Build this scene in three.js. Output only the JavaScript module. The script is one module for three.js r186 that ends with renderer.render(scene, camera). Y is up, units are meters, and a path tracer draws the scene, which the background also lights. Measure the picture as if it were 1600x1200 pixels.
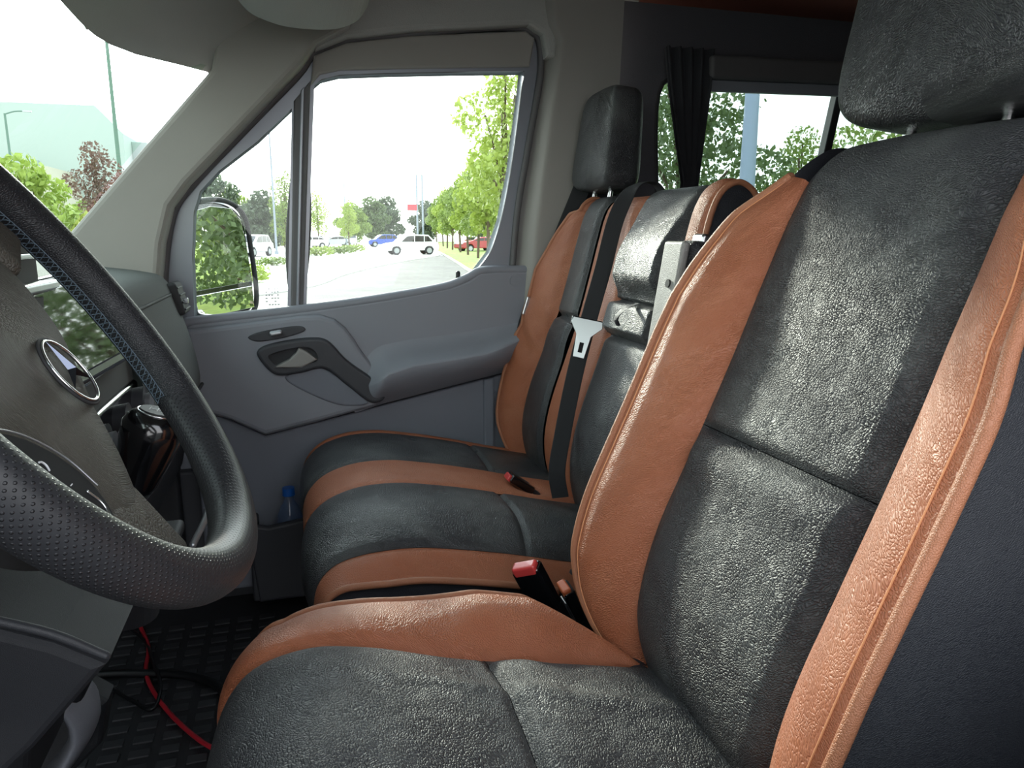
import * as THREE from 'three';
import { RoundedBoxGeometry } from 'three/addons/geometries/RoundedBoxGeometry.js';
import { mergeGeometries } from 'three/addons/utils/BufferGeometryUtils.js';
import { Brush, Evaluator, SUBTRACTION } from 'three-bvh-csg';

// ---------------------------------------------------------------- camera, sky, sun, exposure
const scene = new THREE.Scene();
const renderer = new THREE.WebGLRenderer({ antialias: true });
renderer.toneMapping = THREE.LinearToneMapping;
renderer.toneMappingExposure = 2.0;
renderer.shadowMap.enabled = true;
const D2R = Math.PI / 180;
const camera = new THREE.PerspectiveCamera(2 * Math.atan(600 / 1150) / D2R, 4 / 3, 0.02, 1000);
camera.rotation.order = 'YXZ';
camera.position.set(0, 0.95, 0);
camera.rotation.set(-11.5 * D2R, -16 * D2R, 0);
scene.add(camera);

const SUN = new THREE.Vector3(-0.13, 0.31, -0.94).normalize();   // towards the sun: low beyond the passenger side, just above the top of the picture
{
  const W = 512, Hh = 256, data = new Float32Array(W * Hh * 4);
  for (let j = 0; j < Hh; j++) {
    const up = ((j + 0.5) / Hh - 0.5) * Math.PI, y = Math.sin(up);
    for (let i = 0; i < W; i++) {
      const a = ((i + 0.5) / W - 0.5) * 2 * Math.PI, c = Math.cos(up) * Math.cos(a) * SUN.x + y * SUN.y + Math.cos(up) * Math.sin(a) * SUN.z;
      const g = 0.78, mie = (1 - g * g) / Math.pow(1 + g * g - 2 * g * c, 1.5);
      const haze = 1.75 + 0.22 * mie, t = Math.max(0, y);
      const o = (j * W + i) * 4;
      data[o] = haze * (1 - 0.22 * t); data[o + 1] = haze * (1 - 0.12 * t); data[o + 2] = haze * (1.0 + 0.02 * t); data[o + 3] = 1;
    }
  }
  const sky = new THREE.DataTexture(data, W, Hh, THREE.RGBAFormat, THREE.FloatType);
  sky.mapping = THREE.EquirectangularReflectionMapping; sky.magFilter = THREE.LinearFilter; sky.needsUpdate = true;
  scene.background = sky; scene.environment = sky;
}
const sun = new THREE.DirectionalLight(new THREE.Color(1.0, 0.94, 0.84), 3.0);
sun.position.copy(SUN).multiplyScalar(60); sun.target.position.set(0, 0.6, -1);
sun.castShadow = true; sun.shadow.radius = 8; sun.shadow.mapSize.set(2048, 2048);
Object.assign(sun.shadow.camera, { left: -40, right: 40, top: 40, bottom: -40, near: 1, far: 200 });
scene.add(sun, sun.target);

// ---------------------------------------------------------------- helpers
let seed = 7;
const rnd = () => { seed = (seed + 0x6d2b79f5) | 0; let t = Math.imul(seed ^ (seed >>> 15), 1 | seed); t = (t + Math.imul(t ^ (t >>> 7), 61 | t)) ^ t; return ((t ^ (t >>> 14)) >>> 0) / 4294967296; };
const V = (x, y, z) => new THREE.Vector3(x, y, z);
const lerp = (a, b, t) => a + (b - a) * t;
const clamp = (x, a, b) => Math.min(b, Math.max(a, x));
const sstep = (a, b, x) => { const t = clamp((x - a) / (b - a), 0, 1); return t * t * (3 - 2 * t); };
const gauss = (d, w) => Math.exp(-(d / w) * (d / w));
function table(rows) {                                   // piecewise linear look-up, smoothed
  return (x) => {
    if (x <= rows[0][0]) return rows[0][1];
    for (let i = 1; i < rows.length; i++) if (x <= rows[i][0]) { const t = (x - rows[i - 1][0]) / (rows[i][0] - rows[i - 1][0]); return lerp(rows[i - 1][1], rows[i][1], t); }
    return rows[rows.length - 1][1];
  };
}
const used = new Map();
function numbered(name) { const n = used.get(name) ?? 0; used.set(name, n + 1); return n ? `${name}_${String(n).padStart(3, '0')}` : name; }
function setShadow(o) { o.castShadow = true; o.receiveShadow = true; return o; }
function part(name, geo, mat, parent, label) {
  const m = setShadow(new THREE.Mesh(geo, mat)); m.name = name; parent.add(m);
  if (label) m.userData.label = label;
  return m;
}
function thing(name, label, category, group, at) {
  const o = new THREE.Group(); o.name = numbered(name); o.userData = { label, category };
  if (group) o.userData.group = group;
  if (at) o.position.set(...at);
  scene.add(o); return o;
}
function struct(name, label, category) { const o = thing(name, label, category); o.userData.kind = 'structure'; return o; }
function copy(src, label) {
  const c = src.clone(); c.name = numbered(src.name.replace(/_\d{3}$/, '')); c.userData = { ...src.userData };
  if (label) c.userData.label = label;
  scene.add(c); return c;
}
// a surface from f(u, v), u and v in 0..1, uv in metres
function grid(f, nu, nv) {
  const pos = new Float32Array((nu + 1) * (nv + 1) * 3), uv = new Float32Array((nu + 1) * (nv + 1) * 2), idx = [], P = [];
  for (let j = 0; j <= nv; j++) for (let i = 0; i <= nu; i++) P.push(f(i / nu, j / nv));
  const at = (i, j) => j * (nu + 1) + i, dist = (a, b) => Math.hypot(a[0] - b[0], a[1] - b[1], a[2] - b[2]);
  for (let j = 0; j <= nv; j++) for (let i = 0; i <= nu; i++) {
    const k = at(i, j); pos.set(P[k], k * 3);
    uv[k * 2] = i ? uv[at(i - 1, j) * 2] + dist(P[k], P[at(i - 1, j)]) : 0;
    uv[k * 2 + 1] = j ? uv[at(i, j - 1) * 2 + 1] + dist(P[k], P[at(i, j - 1)]) : 0;
    if (i < nu && j < nv) idx.push(k, k + 1, k + nu + 1, k + 1, k + nu + 2, k + nu + 1);
  }
  const g = new THREE.BufferGeometry();
  g.setAttribute('position', new THREE.BufferAttribute(pos, 3)); g.setAttribute('uv', new THREE.BufferAttribute(uv, 2));
  g.setIndex(idx); g.computeVertexNormals(); return g;
}
function boxUV(g0) {                                       // uv in metres from the dominant side of each face
  const g = g0.index ? g0.toNonIndexed() : g0, p = g.attributes.position, uv = new Float32Array(p.count * 2), a = V(), b = V(), c = V(), n = V();
  for (let i = 0; i < p.count; i += 3) {
    a.fromBufferAttribute(p, i); b.fromBufferAttribute(p, i + 1); c.fromBufferAttribute(p, i + 2);
    n.copy(b).sub(a).cross(c.clone().sub(a)); const ax = Math.abs(n.x), ay = Math.abs(n.y), az = Math.abs(n.z);
    [a, b, c].forEach((q, k) => { const [s, t] = ax > ay && ax > az ? [q.z, q.y] : ay > az ? [q.x, q.z] : [q.x, q.y]; uv[(i + k) * 2] = s; uv[(i + k) * 2 + 1] = t; });
  }
  g.setAttribute('uv', new THREE.BufferAttribute(uv, 2)); return g;
}
const plain = (g) => { const q = g.index ? g.toNonIndexed() : g.clone(); for (const k of Object.keys(q.attributes)) if (!['position', 'normal', 'uv'].includes(k)) q.deleteAttribute(k); if (!q.attributes.uv) q.setAttribute('uv', new THREE.BufferAttribute(new Float32Array(q.attributes.position.count * 2), 2)); return q; };
const merged = (...gs) => mergeGeometries(gs.flat().map(plain));
function rbox(w, h, d, r = 0.01, at = [0, 0, 0], rot = [0, 0, 0], seg = 3) {
  const g = boxUV(new RoundedBoxGeometry(w, h, d, seg, Math.min(r, w / 2.01, h / 2.01, d / 2.01)));
  g.rotateX(rot[0]); g.rotateY(rot[1]); g.rotateZ(rot[2]); g.translate(...at); return g;
}
function tube(pts, r, seg = 60, rad = 10, closed = false, tension = 0.5) {
  const curve = new THREE.CatmullRomCurve3(pts.map((p) => V(...p)), closed, 'centripetal', tension), len = curve.getLength();
  const g = new THREE.TubeGeometry(curve, seg, r, rad, closed), uv = g.attributes.uv;
  for (let i = 0; i < uv.count; i++) uv.setXY(i, uv.getX(i) * len, uv.getY(i) * 2 * Math.PI * r);
  if (closed) return g;
  const caps = [0, 1].map((t) => { const s = new THREE.SphereGeometry(r, rad, 6); const p = curve.getPointAt(t); s.translate(p.x, p.y, p.z); return s; });
  return merged(g, caps);
}
function poly(pts, smooth = false) {
  if (!smooth) return new THREE.Shape(pts.map(([x, y]) => new THREE.Vector2(x, y)));
  const c = new THREE.CatmullRomCurve3(pts.map(([x, y]) => V(x, y, 0)), true, 'centripetal');
  return new THREE.Shape(c.getSpacedPoints(pts.length * 8).slice(0, -1).map((p) => new THREE.Vector2(p.x, p.y)));
}
// a plate whose outline lies in x, y; it reaches from z0 (outer) to z1 (inner, towards +z), edges bevelled
function plate(pts, z0, z1, bevel = 0.006, { smooth = false, holes = [] } = {}) {
  const s = poly(pts, smooth); holes.forEach((h) => s.holes.push(poly(h.pts ?? h, h.smooth)));
  const g = new THREE.ExtrudeGeometry(s, { depth: Math.max(0.001, z1 - z0 - 2 * bevel), bevelEnabled: bevel > 0, bevelThickness: bevel, bevelSize: bevel, bevelOffset: -bevel, bevelSegments: 3, curveSegments: 8 });
  g.translate(0, 0, z0 + bevel); return boxUV(g);
}
// an outline in x, y swept along z from z0 to z1 (closed prism)
const prism = (pts, z0, z1, bevel = 0.01, smooth = false) => plate(pts, z0, z1, bevel, { smooth });

// ---------------------------------------------------------------- textures (periodic)
function hash(i, j, s) { let h = Math.imul(i, 374761393) ^ Math.imul(j, 668265263) ^ Math.imul(s, 1442695041); h = Math.imul(h ^ (h >>> 13), 1274126177); return ((h ^ (h >>> 16)) >>> 0) / 4294967296; }
function vnoise(x, y, px, py, s) {
  const i = Math.floor(x), j = Math.floor(y), fx = x - i, fy = y - j, u = fx * fx * (3 - 2 * fx), v = fy * fy * (3 - 2 * fy), m = (a, n) => ((a % n) + n) % n;
  const h = (a, b) => hash(m(a, px), m(b, py), s);
  return lerp(lerp(h(i, j), h(i + 1, j), u), lerp(h(i, j + 1), h(i + 1, j + 1), u), v);
}
function fbm(x, y, p, s, o = 4) { let v = 0, a = 0.5, t = 0; for (let k = 0; k < o; k++) { v += a * vnoise(x, y, p, p, s + k); t += a; a *= 0.5; x *= 2; y *= 2; p *= 2; } return v / t; }
function worley(x, y, px, py, s) {
  const i = Math.floor(x), j = Math.floor(y); let d1 = 9, d2 = 9;
  for (let b = -1; b < 2; b++) for (let a = -1; a < 2; a++) {
    const m = ((i + a) % px + px) % px, n = ((j + b) % py + py) % py, dx = i + a + hash(m, n, s) - x, dy = j + b + hash(m, n, s + 9) - y, d = dx * dx + dy * dy;
    if (d < d1) { d2 = d1; d1 = d; } else if (d < d2) d2 = d;
  }
  return [Math.sqrt(d1), Math.sqrt(d2)];
}
function tex(n, f, metres, colour = false) {
  const data = new Uint8Array(n * n * 4);
  for (let j = 0; j < n; j++) for (let i = 0; i < n; i++) {
    const v = f(i / n, j / n), o = (j * n + i) * 4, c = Array.isArray(v) ? v : [v, v, v];
    for (let k = 0; k < 3; k++) data[o + k] = clamp(Math.round(c[k] * 255), 0, 255);
    data[o + 3] = 255;
  }
  const t = new THREE.DataTexture(data, n, n); t.wrapS = t.wrapT = THREE.RepeatWrapping; t.magFilter = THREE.LinearFilter; t.minFilter = THREE.LinearMipmapLinearFilter; t.generateMipmaps = true;
  if (colour) t.colorSpace = THREE.SRGBColorSpace;
  t.repeat.set(1 / metres, 1 / metres); t.needsUpdate = true; return t;
}
// leather: short wrinkles that run mostly across, with pebbles between
const leatherBump = tex(1024, (u, v) => {
  const w1 = fbm(u * 12, v * 12, 12, 3, 3) - 0.5, w2 = fbm(u * 12, v * 12, 12, 13, 3) - 0.5;
  const x = u + w1 * 0.05, y = v + w2 * 0.05;
  const [a, b] = worley(x * 66, y * 100, 66, 100, 5), [c, d] = worley(x * 130, y * 150, 130, 150, 8);
  const patch = sstep(0.35, 0.6, fbm(u * 5, v * 5, 5, 31, 3));
  return clamp(0.25 + 0.75 * (sstep(0, 0.42, b - a) * lerp(0.45, 0.8, patch) + 0.25 * sstep(0, 0.5, d - c)), 0, 1);
}, 0.30);
const leatherFine = tex(1024, (u, v) => {
  const w1 = fbm(u * 16, v * 16, 16, 43, 3) - 0.5;
  const [a, b] = worley((u + w1 * 0.03) * 110, (v + w1 * 0.02) * 120, 110, 120, 51);
  return clamp(0.3 + 0.6 * sstep(0, 0.45, b - a) + 0.2 * (fbm(u * 9, v * 9, 9, 61, 3) - 0.5), 0, 1);
}, 0.24);
const dustMap = (base, dust, amount, s) => tex(512, (u, v) => {
  const k = sstep(0.42, 0.75, fbm(u * 6, v * 6, 6, s, 5)) * amount + (fbm(u * 90, v * 90, 90, s + 7, 2) - 0.5) * 0.10;
  return base.map((b, i) => lerp(b, dust[i], clamp(k, 0, 1)));
}, 0.55, true);
const roughPatch = tex(512, (u, v) => 0.75 + 0.5 * (fbm(u * 7, v * 7, 7, 77, 5) - 0.5), 0.5);
const plasticBump = tex(512, (u, v) => { const [a, b] = worley(u * 90, v * 90, 90, 90, 91); return clamp(0.4 + 0.5 * sstep(0, 0.6, b - a), 0, 1); }, 0.10);
const perfBump = tex(64, (u, v) => { const d = Math.min(Math.hypot(u - 0.25, v - 0.25), Math.hypot(u - 0.75, v - 0.75)); return sstep(0.10, 0.19, d); }, 0.0054);
const weaveBump = tex(128, (u, v) => 0.5 + 0.25 * Math.sin(u * 16 * Math.PI) * Math.cos(v * 16 * Math.PI) + 0.2 * Math.sin((u + v) * 8 * Math.PI), 0.012);
const clothBump = tex(256, (u, v) => fbm(u * 90, v * 90, 90, 17, 2), 0.08);
const orangeMap = dustMap([0.62, 0.365, 0.245], [0.68, 0.44, 0.32], 0.55, 101);
const blackMap = dustMap([0.195, 0.20, 0.21], [0.33, 0.34, 0.335], 0.6, 131);

// ---------------------------------------------------------------- materials
const std = (color, roughness = 0.6, more = {}) => new THREE.MeshStandardMaterial({ color, roughness, ...more });
const phys = (color, roughness = 0.6, more = {}) => new THREE.MeshPhysicalMaterial({ color, roughness, ...more });
const M = {
  black: phys(0xffffff, 0.66, { map: blackMap, bumpMap: leatherBump, bumpScale: 0.0022, roughnessMap: roughPatch, specularIntensity: 1.0 }),
  blackFine: phys(0xffffff, 0.45, { map: blackMap, bumpMap: leatherBump, bumpScale: 0.0016, roughnessMap: roughPatch }),
  blackSide: phys(0x23252b, 0.55, { bumpMap: leatherFine, bumpScale: 0.0007 }),
  orange: phys(0xffffff, 0.68, { map: orangeMap, bumpMap: leatherBump, bumpScale: 0.0012, roughnessMap: roughPatch }),
  piping: phys(0xa0684a, 0.5, { bumpMap: leatherFine, bumpScale: 0.0006 }),
  thread: std(0xc98a60, 0.8),
  darkThread: std(0x15171a, 0.8),
  trim: std(0x84878f, 0.48, { bumpMap: plasticBump, bumpScale: 0.0003 }),
  trimLow: std(0x737781, 0.6, { bumpMap: plasticBump, bumpScale: 0.0003 }),
  trimDark: std(0x34363b, 0.5, { bumpMap: plasticBump, bumpScale: 0.0002 }),
  dash: std(0x5a5e5c, 0.85, { bumpMap: plasticBump, bumpScale: 0.0003 }),
  knee: std(0x1f2126, 0.65, { bumpMap: plasticBump, bumpScale: 0.0002 }),
  dashDark: std(0x26282c, 0.6, { bumpMap: plasticBump, bumpScale: 0.0003 }),
  liner: std(0xa9aaa5, 0.9, { bumpMap: clothBump, bumpScale: 0.0006 }),
  pillar: std(0x98958f, 0.75, { bumpMap: plasticBump, bumpScale: 0.0002 }),
  frame: phys(0x8b8f97, 0.35, { metalness: 0.3, clearcoat: 0.5, clearcoatRoughness: 0.15 }),
  rubber: std(0x2a2a2c, 0.7), seal: std(0x5c5b5c, 0.6),
  charcoal: std(0x515156, 0.85, { bumpMap: clothBump, bumpScale: 0.0006 }),
  cloth: std(0x35363a, 0.95, { bumpMap: clothBump, bumpScale: 0.001 }),
  brown: std(0x8e5140, 0.8, { bumpMap: leatherFine, bumpScale: 0.0006 }),
  chrome: std(0xd8d8da, 0.18, { metalness: 1 }),
  steel: std(0xb9b9bb, 0.3, { metalness: 1 }),
  gloss: phys(0x0c0d10, 0.18, { clearcoat: 1, clearcoatRoughness: 0.08 }),
  screen: phys(0x101214, 0.04, { clearcoat: 1, clearcoatRoughness: 0.02, specularIntensity: 1, ior: 1.9 }),
  wheel: phys(0x1f2024, 0.46, { bumpMap: leatherFine, bumpScale: 0.0005 }),
  wheelPerf: phys(0x26272a, 0.42, { bumpMap: perfBump, bumpScale: 0.0008 }),
  hub: phys(0x4a463f, 0.55, { bumpMap: leatherBump, bumpScale: 0.0012 }),
  lace: std(0x55636f, 0.7),
  silver: std(0xb4b8bc, 0.35, { metalness: 0.8 }),
  greyPlastic: std(0x8c8a87, 0.5, { bumpMap: leatherFine, bumpScale: 0.0004 }),
  belt: std(0x222326, 0.75, { bumpMap: weaveBump, bumpScale: 0.0006 }),
  red: phys(0xc8413f, 0.35, { clearcoat: 0.4 }),
  redWire: std(0xb02330, 0.45), blackWire: std(0x131416, 0.4),
  mat: std(0x26272a, 0.8, { bumpMap: plasticBump, bumpScale: 0.0004 }),
  matBlock: std(0x303134, 0.65),
  glass: phys(0xf3f8f5, 0.0, { transmission: 1, thickness: 0, ior: 1.5, specularIntensity: 0.5 }),
  glassTint: phys(0xe2f2e8, 0.0, { transmission: 1, thickness: 0, ior: 1.5 }),
  glassDark: phys(0xcdd6d4, 0.0, { transmission: 1, thickness: 0, ior: 1.5, specularIntensity: 0.5 }),
  bottle: phys(0xcfe0f5, 0.05, { transmission: 0.9, thickness: 0.0, ior: 1.4 }),
  water: phys(0x6f8fb8, 0.02, { transmission: 1, thickness: 0.05, ior: 1.33 }),
  cap: std(0x1e62b8, 0.4),
  mirror: std(0xf2f2f2, 0.0, { metalness: 1 }),
  white: std(0xe8e8e6, 0.5), ink: std(0xd9dadc, 0.6),
};

// ================================================================ the cab shell
{
  const f = struct('floor', 'dark cab floor under the seats and mat', 'floor');
  part('floor_panel', rbox(4.4, 0.06, 1.86, 0.01, [1.2, -0.032, -1.05]), M.mat, f);
}
{
  const c = struct('ceiling', 'grey headliner over the cab, brown panel over the rear cabin', 'ceiling');
  part('headliner', grid((u, v) => [lerp(-0.42, 0.9, u), 1.60 - 0.16 * Math.pow(1 - sstep(0, 0.6, u), 2) - 0.05 * Math.pow(Math.abs(v * 2 - 1), 6), lerp(-1.93, -0.18, v)], 30, 24), M.liner, c);
  part('rear_headliner', rbox(2.6, 0.04, 1.86, 0.01, [2.12, 1.572, -1.05]), M.brown, c, 'brown ceiling panel of the rear cabin');
  part('roof_skin', rbox(4.4, 0.05, 2.0, 0.02, [1.55, 1.68, -1.05]), M.frame, c);
}
// header over the windscreen and the windscreen itself
const MID = -1.05, zHalf = 0.80;
const topEdge = (z) => { const k = clamp(Math.abs(z - MID) / zHalf, 0, 1); return [lerp(-0.366, -0.172, Math.pow(k, 14)), lerp(1.358, 1.318, Math.pow(k, 4))]; };
const lowEdge = (z) => { const k = clamp(Math.abs(z - MID) / zHalf, 0, 1); return [lerp(-0.86, -0.52, Math.pow(k, 2.6)), 0.915]; };
{
  const w = struct('window_1', 'wide raked windscreen with a faint green tint', 'window');
  part('pane', grid((u, v) => { const z = lerp(-1.86, -0.24, u), a = topEdge(z), b = lowEdge(z); return [lerp(b[0], a[0], v), lerp(b[1], a[1], v), z]; }, 40, 10), M.glassTint, w);
  part('shade_band', grid((u, v) => { const z = lerp(-1.77, -0.33, u), a = topEdge(z), b = lowEdge(z), t = lerp(0.985, 1.03, v); return [lerp(b[0], a[0], t) + 0.004, lerp(b[1], a[1], t) - 0.002, z]; }, 40, 3), M.rubber, w);
  const t = struct('trim_1', 'grey header trim along the top of the windscreen', 'trim');
  part('header_panel', grid((u, v) => { const z = lerp(-1.92, -0.18, u), a = topEdge(z); const s = Math.sin(v * Math.PI * 0.5); return [a[0] + lerp(0, 0.32, v), a[1] - 0.012 + 0.16 * s, z]; }, 40, 12), M.liner, t);
}
{ // A pillar, passenger side
  const t = struct('trim_2', 'grey sloping windscreen pillar beside the passenger door', 'pillar');
  part('pillar_cover', plate([[-0.56, 0.86], [-0.476, 0.956], [-0.377, 1.067], [-0.277, 1.179], [-0.162, 1.308], [-0.14, 1.40], [0.0, 1.56], [0.2, 1.56], [0.145, 1.42], [0.066, 1.375], [0.031, 1.329], [-0.077, 1.219], [-0.231, 1.062], [-0.27, 1.011], [-0.295, 0.929], [-0.312, 0.82], [-0.316, 0.70], [-0.56, 0.70]], -1.97, -1.845, 0.014), M.pillar, t);
  const t2 = struct('trim_3', 'grey windscreen pillar beside the open driver door', 'pillar');
  part('pillar_cover', plate([[-0.60, 0.6], [-0.476, 0.956], [-0.162, 1.308], [-0.14, 1.56], [0.05, 1.56], [-0.02, 1.33], [-0.33, 1.0], [-0.36, 0.6]], -0.26, -0.14, 0.014), M.pillar, t2);
}
{ // wall above and behind the passenger door
  const w = struct('wall_right', 'passenger side wall with roof rail and dark rear cabin lining', 'wall');
  part('roof_rail', plate([[0.066, 1.372], [0.14, 1.404], [0.293, 1.430], [0.587, 1.463], [0.624, 1.444], [0.634, 1.39], [0.66, 1.39], [0.68, 1.62], [-0.02, 1.62]], -2.0, -1.89, 0.012), M.liner, w, 'light grey roof rail over the passenger door');
  // rear cabin lining with the window opening
  part('lining', plate([[0.80, 0.0], [3.4, 0.0], [3.4, 1.60], [0.80, 1.60]], -2.0, -1.935, 0.004, { holes: [[[0.975, 1.0], [0.975, 1.345], [1.02, 1.375], [2.5, 1.40], [2.5, 0.90], [1.02, 0.90]]] }), M.charcoal, w, 'charcoal lining around the rear side window');
  part('lower_wall', rbox(1.3, 0.75, 0.05, 0.01, [0.15, -0.02, -1.985]), M.trimDark, w);
  part('front_wall', rbox(0.6, 0.9, 0.06, 0.01, [-0.62, 0.42, -1.96]), M.dashDark, w);
}
{
  const w = struct('wall_left', 'driver side wall behind the open door', 'wall');
  part('panel', plate([[0.66, 0.0], [3.4, 0.0], [3.4, 1.60], [0.66, 1.60]], -0.16, -0.10, 0.004), M.charcoal, w);
  part('sill', rbox(1.4, 0.12, 0.08, 0.01, [0.05, 0.0, -0.14]), M.trimDark, w);
  const r = struct('wall_rear', 'dark wall closing the rear cabin', 'wall');
  part('panel', rbox(0.06, 1.6, 1.86, 0.01, [3.38, 0.8, -1.05]), M.charcoal, r);
  const b = struct('wall_front', 'dark bulkhead under the dashboard', 'wall');
  part('panel', rbox(0.06, 0.95, 1.86, 0.01, [-0.92, 0.45, -1.05]), M.dashDark, b);
}
{ // B pillar
  const t = struct('trim_4', 'mauve grey pillar between passenger door and rear cabin', 'pillar');
  part('pillar_cover', grid((u, v) => {
    const y = lerp(0.25, 1.60, v), xf = table([[0.25, 0.56], [0.55, 0.535], [0.724, 0.548], [0.96, 0.57], [1.155, 0.60], [1.375, 0.636], [1.43, 0.642], [1.47, 0.615], [1.6, 0.60]])(y), xb = 0.83;
    return [lerp(xf, xb, u), y, -1.955 + 0.075 * sstep(0, 0.14, u) + 0.02 * sstep(1.25, 1.6, y)];
  }, 24, 40), M.pillar, t);
  part('belt_panel', plate([[0.70, 0.75], [0.715, 1.02], [0.745, 1.28], [0.80, 1.30], [0.83, 1.28], [0.83, 0.75]], -1.9, -1.868, 0.008), M.trimDark, t, 'dark belt guide panel');
}
{ // the driver door, its window wound down; the camera looks in over its sill
  const d = struct('door_2', 'driver door below the wound down window', 'door');
  part('inner_panel', plate([[-0.36, 0.02], [0.68, 0.02], [0.68, 0.71], [0.30, 0.69], [-0.36, 0.66]], -0.20, -0.13, 0.012), M.trim, d);
  part('outer_skin', plate([[-0.36, -0.1], [0.68, -0.1], [0.68, 0.70], [0.30, 0.68], [-0.36, 0.65]], -0.12, -0.08, 0.012), M.frame, d);
}
// ---------------------------------------------------------------- passenger door
{
  const d = struct('door_1', 'grey passenger door with window, armrest and pocket', 'door');
  const outer = [[-0.316, 0.70], [-0.312, 0.82], [-0.295, 0.929], [-0.27, 1.011], [-0.231, 1.062], [-0.077, 1.219], [0.031, 1.329], [0.062, 1.369], [0.138, 1.403], [0.293, 1.429], [0.587, 1.461], [0.622, 1.442], [0.631, 1.381], [0.597, 1.174], [0.568, 1.01], [0.553, 0.85], [0.553, 0.70]];
  const win = [[0.006, 0.74], [0.055, 1.304], [0.075, 1.321], [0.121, 1.334], [0.23, 1.344], [0.391, 1.356], [0.594, 1.369], [0.589, 1.32], [0.559, 1.11], [0.532, 0.985], [0.502, 0.901], [0.461, 0.85], [0.408, 0.815]];
  const qtr = [[-0.257, 0.745], [-0.25, 0.90], [-0.238, 1.004], [-0.22, 1.053], [-0.173, 1.102], [-0.082, 1.172], [0.009, 1.253], [-0.028, 0.745]];
  part('window_frame', plate(outer, -1.99, -1.935, 0.006, { holes: [win, qtr] }), M.frame, d, 'pale grey painted window frame');
  part('outer_skin', plate([[-0.33, -0.2], [0.62, -0.2], [0.62, 0.80], [0.40, 0.80], [0.0, 0.755], [-0.33, 0.735]], -2.04, -1.985, 0.01), M.frame, d, 'silver outer door skin');
  part('frame_seal', tube([...outer.slice(1, -1).map(([x, y]) => [x, y, -1.928])], 0.009, 160, 8), M.seal, d, 'grey rubber door seal');
  part('window_seal', tube(win.map(([x, y]) => [x, y, -1.945]), 0.007, 160, 8, true), M.seal, d);
  part('quarter_seal', tube(qtr.map(([x, y]) => [x, y, -1.945]), 0.007, 120, 8, true), M.seal, d);
  const top = [[0.062, 1.365], [0.138, 1.398], [0.293, 1.424], [0.587, 1.456], [0.612, 1.44], [0.598, 1.372], [0.391, 1.358], [0.23, 1.346], [0.121, 1.337], [0.075, 1.325], [0.052, 1.30]];
  part('frame_cover', plate(top, -1.96, -1.918, 0.006), M.pillar, d, 'grey plastic cover over the top of the frame');
  part('divider_bar', plate([[-0.026, 0.745], [0.011, 1.262], [0.052, 1.31], [0.004, 0.745]], -1.985, -1.925, 0.005), M.seal, d, 'dark upright bar between the two panes');
  part('divider_strip', plate([[-0.013, 0.75], [0.028, 1.285], [0.037, 1.295], [-0.006, 0.75]], -1.93, -1.919, 0.003), M.frame, d, 'pale strip on the divider bar');
  // trim
  const rightX = 0.56;
  part('upper_trim', plate([[-0.27, 0.735], [-0.253, 0.746], [0.007, 0.770], [0.205, 0.793], [0.38, 0.822], [0.425, 0.838], [0.455, 0.858], [0.53, 0.862], [0.60, 0.86], [0.60, 0.72], [0.57, 0.60], [0.545, 0.584], [0.367, 0.549], [0.196, 0.513], [0.031, 0.476], [-0.104, 0.449], [-0.184, 0.496], [-0.27, 0.53]], -1.97, -1.90, 0.014), M.trim, d, 'grey upper door trim');
  part('sill_ledge', tube([[-0.265, 0.742, -1.912], [0.007, 0.766, -1.912], [0.205, 0.789, -1.912], [0.38, 0.818, -1.912], [0.43, 0.838, -1.912], [0.46, 0.853, -1.912], [0.59, 0.856, -1.912]], 0.013, 80, 10), M.trim, d);
  // armrest: a swelling below a dished hollow
  const crest = table([[0.10, 0.55], [0.17, 0.58], [0.20, 0.607], [0.266, 0.626], [0.368, 0.636], [0.456, 0.648], [0.57, 0.685]]), low = table([[0.10, 0.49], [0.196, 0.515], [0.367, 0.55], [0.57, 0.59]]), hi = table([[0.10, 0.675], [0.17, 0.70], [0.285, 0.71], [0.404, 0.722], [0.57, 0.738]]);
  part('armrest', grid((u, v) => {
    const x = lerp(0.12, 0.575, u), c = crest(x), l = low(x), h = hi(x), grow = sstep(0, 0.16, u) * (1 - 0.25 * sstep(0.8, 1, u)), k = v < 0.55 ? v / 0.55 : 1;
    const y = v < 0.55 ? lerp(l, c, v / 0.55) : lerp(c, h, (v - 0.55) / 0.45);
    const z = v < 0.55 ? -1.902 + 0.075 * grow * Math.sin(k * Math.PI * 0.5) : -1.902 + 0.075 * grow * Math.pow(1 - (v - 0.55) / 0.45, 2.4) - 0.004 * Math.sin((v - 0.55) / 0.45 * Math.PI);
    return [x, y, z];
  }, 50, 44), M.trim, d, 'swelling armrest with a lit upper edge');
  part('lower_trim', plate([[-0.27, 0.53], [-0.186, 0.49], [-0.105, 0.443], [0.532, 0.572], [0.59, 0.59], [0.59, 0.04], [-0.27, 0.04]], -1.97, -1.928, 0.006), M.trimLow, d, 'blue grey lower door trim');
  part('lower_step', plate([[0.47, 0.56], [0.50, 0.565], [0.50, 0.05], [0.47, 0.05]], -1.935, -1.918, 0.006), M.trimLow, d);
  part('front_step', plate([[-0.27, 0.50], [-0.205, 0.465], [-0.175, 0.25], [-0.15, 0.04], [-0.27, 0.04]], -1.94, -1.905, 0.012), M.trimLow, d);
  // door pocket that holds the bottle
  part('pocket', merged(plate([[-0.16, 0.252], [-0.107, 0.238], [0.03, 0.258], [0.12, 0.275], [0.30, 0.28], [0.30, 0.04], [-0.14, 0.04]], -1.835, -1.815, 0.008), rbox(0.45, 0.02, 0.11, 0.005, [0.08, 0.06, -1.875]), rbox(0.02, 0.2, 0.11, 0.008, [-0.145, 0.14, -1.875])), M.trimDark, d, 'open door pocket');
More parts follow.
